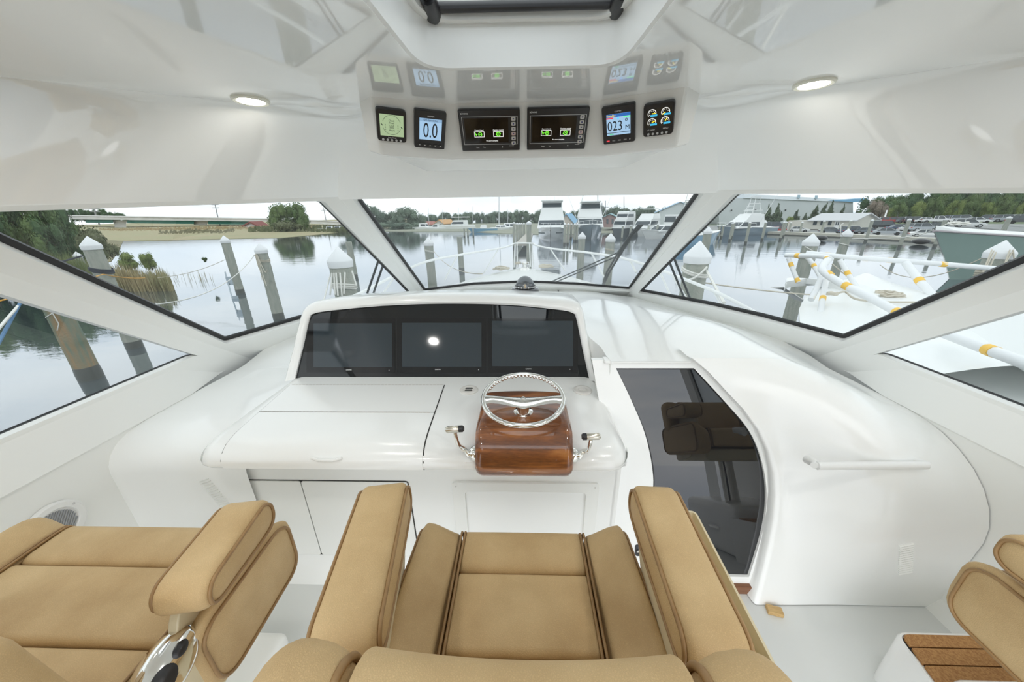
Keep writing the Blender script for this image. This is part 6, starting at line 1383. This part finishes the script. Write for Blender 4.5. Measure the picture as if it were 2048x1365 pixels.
m = MB(); dz_ = V((0, 0, .15)); m.loops([[A_+up-e1-e2-V((0, 0, .25)), A_+up-e1-e2-V((0, 0, .25))+dz_, G2-e1+dz_, D_+up-e1+e2-V((0, 0, .25))+dz_, D_+up-e1+e2-V((0, 0, .25)), G2-e1], [C_+up+e1-e2-V((0, 0, .25)), C_+up+e1-e2-V((0, 0, .25))+dz_, G1+e1+dz_, B_+up+e1+e2-V((0, 0, .25))+dz_, B_+up+e1+e2-V((0, 0, .25)), G1+e1]], True, True); m.build('roof', ROOFG, ws_, ang=0)
fo_ = (C_-B_).normalized()*.04
for a, b_, z0, z1, nm, mt in ((.06, .15, .45, .85, 'window', WIN), (.24, .33, .45, .85, 'window', WIN), (.42, .50, .45, .85, 'window', WIN), (.58, .70, .02, .85, 'door', WHITEX)):
    p0, p1 = A_.lerp(C_, a)+fo_, A_.lerp(C_, b_)+fo_; m = MB(); m.prism([p0+up*z0, p1+up*z0, p1+up*z1, p0+up*z1], fo_); w2 = m.build(nm, mt, ws_, ang=0)
    if nm == 'door':
        for f in (.2, .6): q0, q1 = p0.lerp(p1, f)+fo_*1.3, p0.lerp(p1, f+.22)+fo_*1.3; m = MB(); m.prism([q0+up*.45, q1+up*.45, q1+up*.78, q0+up*.78], fo_*.3); m.build('pane', WIN, w2, ang=0)
E_ = atd(1572, 462, 66); E_.z = C_.z; u2 = up*.92
m = MB(); m.prism([E_, A_+(C_-A_)*.02, A_+(C_-A_)*.02+u2, E_+u2], (B_-C_)*.6); m.build('low_wing', SID, ws_, ang=0)
# big grey hall
hl2 = thing('boat_hall', 'huge grey metal hall with pale roof and blue edge behind the cedars', 'building'); D = 95
Gm = mat('hall_metal', (.50, .53, .53), .7, var=(.15, (.46, .49, .49), 2.0)); m = MB(); m.prism([atd(1438, 462, D), atd(1706, 458, D), atd(1706, 405, D), atd(1660, 401, D), (atd(1490, 396, D)), atd(1438, 398, D)], (4, 40, 0)); m.build('walls', Gm, hl2, ang=0)
m = MB(); m.prism([atd(1488, 396.5, D-.3), atd(1707, 405, D-.3), atd(1707, 400, D-.3), atd(1488, 388, D-.3)], (4, 41, 0)); m.build('roof', mat('hall_roof', (.72, .76, .80), .5), hl2, ang=0)
m = MB(); m.prism([atd(1655, 401.5, D-.5), atd(1708, 404.5, D-.5), atd(1708, 397.5, D-.5)], (4, .3, 0)); m.build('blue_edge', mat('hall_blue', (.16, .38, .58), .5), hl2, ang=0)
for x, y in ((1599, 393), (1634, 394)): m = MB(); m.prism([atd(x-2.5, y-3, D-.6), atd(x+2, y-3, D-.6), atd(x+1, y+4, D-.6), atd(x-3, y+4, D-.6)], (0, .3, 0)); m.build('roof_vent', mat('vent_blue', (.36, .48, .55), .6), hl2, ang=0)
for x, y in ((1463, 421), (1511, 420), (1571, 420.5)): m = MB(); m.ball(atd(x, y, D-.4), .22, 8, 6); m.build('wall_lamp', BPLAS, hl2)
for k, (px, yt, w_, D) in enumerate([(1503, 431, 28, 78), (1528, 413, 42, 76), (1545, 411, 44, 78), (1555, 425, 34, 75), (1587, 422, 38, 76), (1605, 428, 30, 74), (1622, 414, 44, 78), (1640, 410, 46, 76), (1650, 405, 38, 80), (1675, 412, 26, 82), (1703, 421, 26, 82)]):
    tpx('cedar', k % 3, L_CED, px, 456, yt, w_*1.5, D, 'cedar_tree', 'grey-green cedar in front of the huge grey hall', 'cedars before the grey hall')
random.seed(21)
for k in range(30):
    px = 1735+ (k*11.6); row_ = k % 3; yt = lerp(402, 384, min(1, (px-1730)/110))+[0, 12, 24][row_]+random.uniform(-2, 3)
    tpx('round', k % 3, [L_DARK, L_DARK if k % 2 else L_MID, L_YEL if k % 6 == 2 else L_MID][row_], px, 444-(px-1735)*.008, yt, [74, 62, 50][row_], [92, 84, 76][row_], 'woodland_tree', ['tree along the crest of the hill behind the cars', 'tree halfway down the hill behind the cars', 'low light tree directly behind the cars'][row_], 'trees on the wooded hill')
tpx('round', 1, L_PINK, 1752, 448, 408, 56, 74, 'bare_tree', 'brownish half-bare tree beside the gable of the cream shed'); tpx('bush', 0, L_YEL, 1574, 456, 432, 26, 72, 'yellow_bush', 'yellow-green bush between the cedars left of the cream shed')
pole(1728, 421, 437, 70, .12, 'white outrigger pole standing right of the cream shed gable', (), -12, matr=WHITEX); pole(1774, 421, 440, 66, .15, 'white lamp post behind the red suv', (), -6, matr=WHITEX, cat='lamp post')
for x, D in ((1642, 0), (1842, 0)):
    p = atz(x if x > 1700 else 1641, 476 if x < 1700 else 483, WZ+.35); m = MB(); m.ball(p, (.75, .75, .32), 14, 8); m.build('dock_fender', BPLAS, label='round black buoy against the far dock '+('near the hooked-rope piling' if x < 1700 else 'before the green boat bow'), cat='buoy')
# ---- things of one kind that differ only by place are told apart by their order from the left
ORD = 'first second third fourth fifth sixth seventh eighth ninth tenth eleventh twelfth thirteenth fourteenth fifteenth sixteenth seventeenth eighteenth nineteenth twentieth'.split()
ORD += ['twenty-'+q for q in ORD[:9]]+['thirtieth']
byl = {}
for o in bpy.data.objects:
    if o.parent is None and 'group' in o.keys(): byl.setdefault(o['label'], []).append(o)
for lab, L in byl.items():
    if len(L) > 1:
        L.sort(key=lambda o: (o.location-EYE).dot(_R)/max(.1, (o.location-EYE).dot(_F)))
        for k, o in enumerate(L): o['label'] = '%s from the left, %s' % (ORD[min(k, len(ORD)-1)], lab)
# ---- tidy
for o in bpy.data.objects:
    if '_o' in o.keys(): del o['_o']
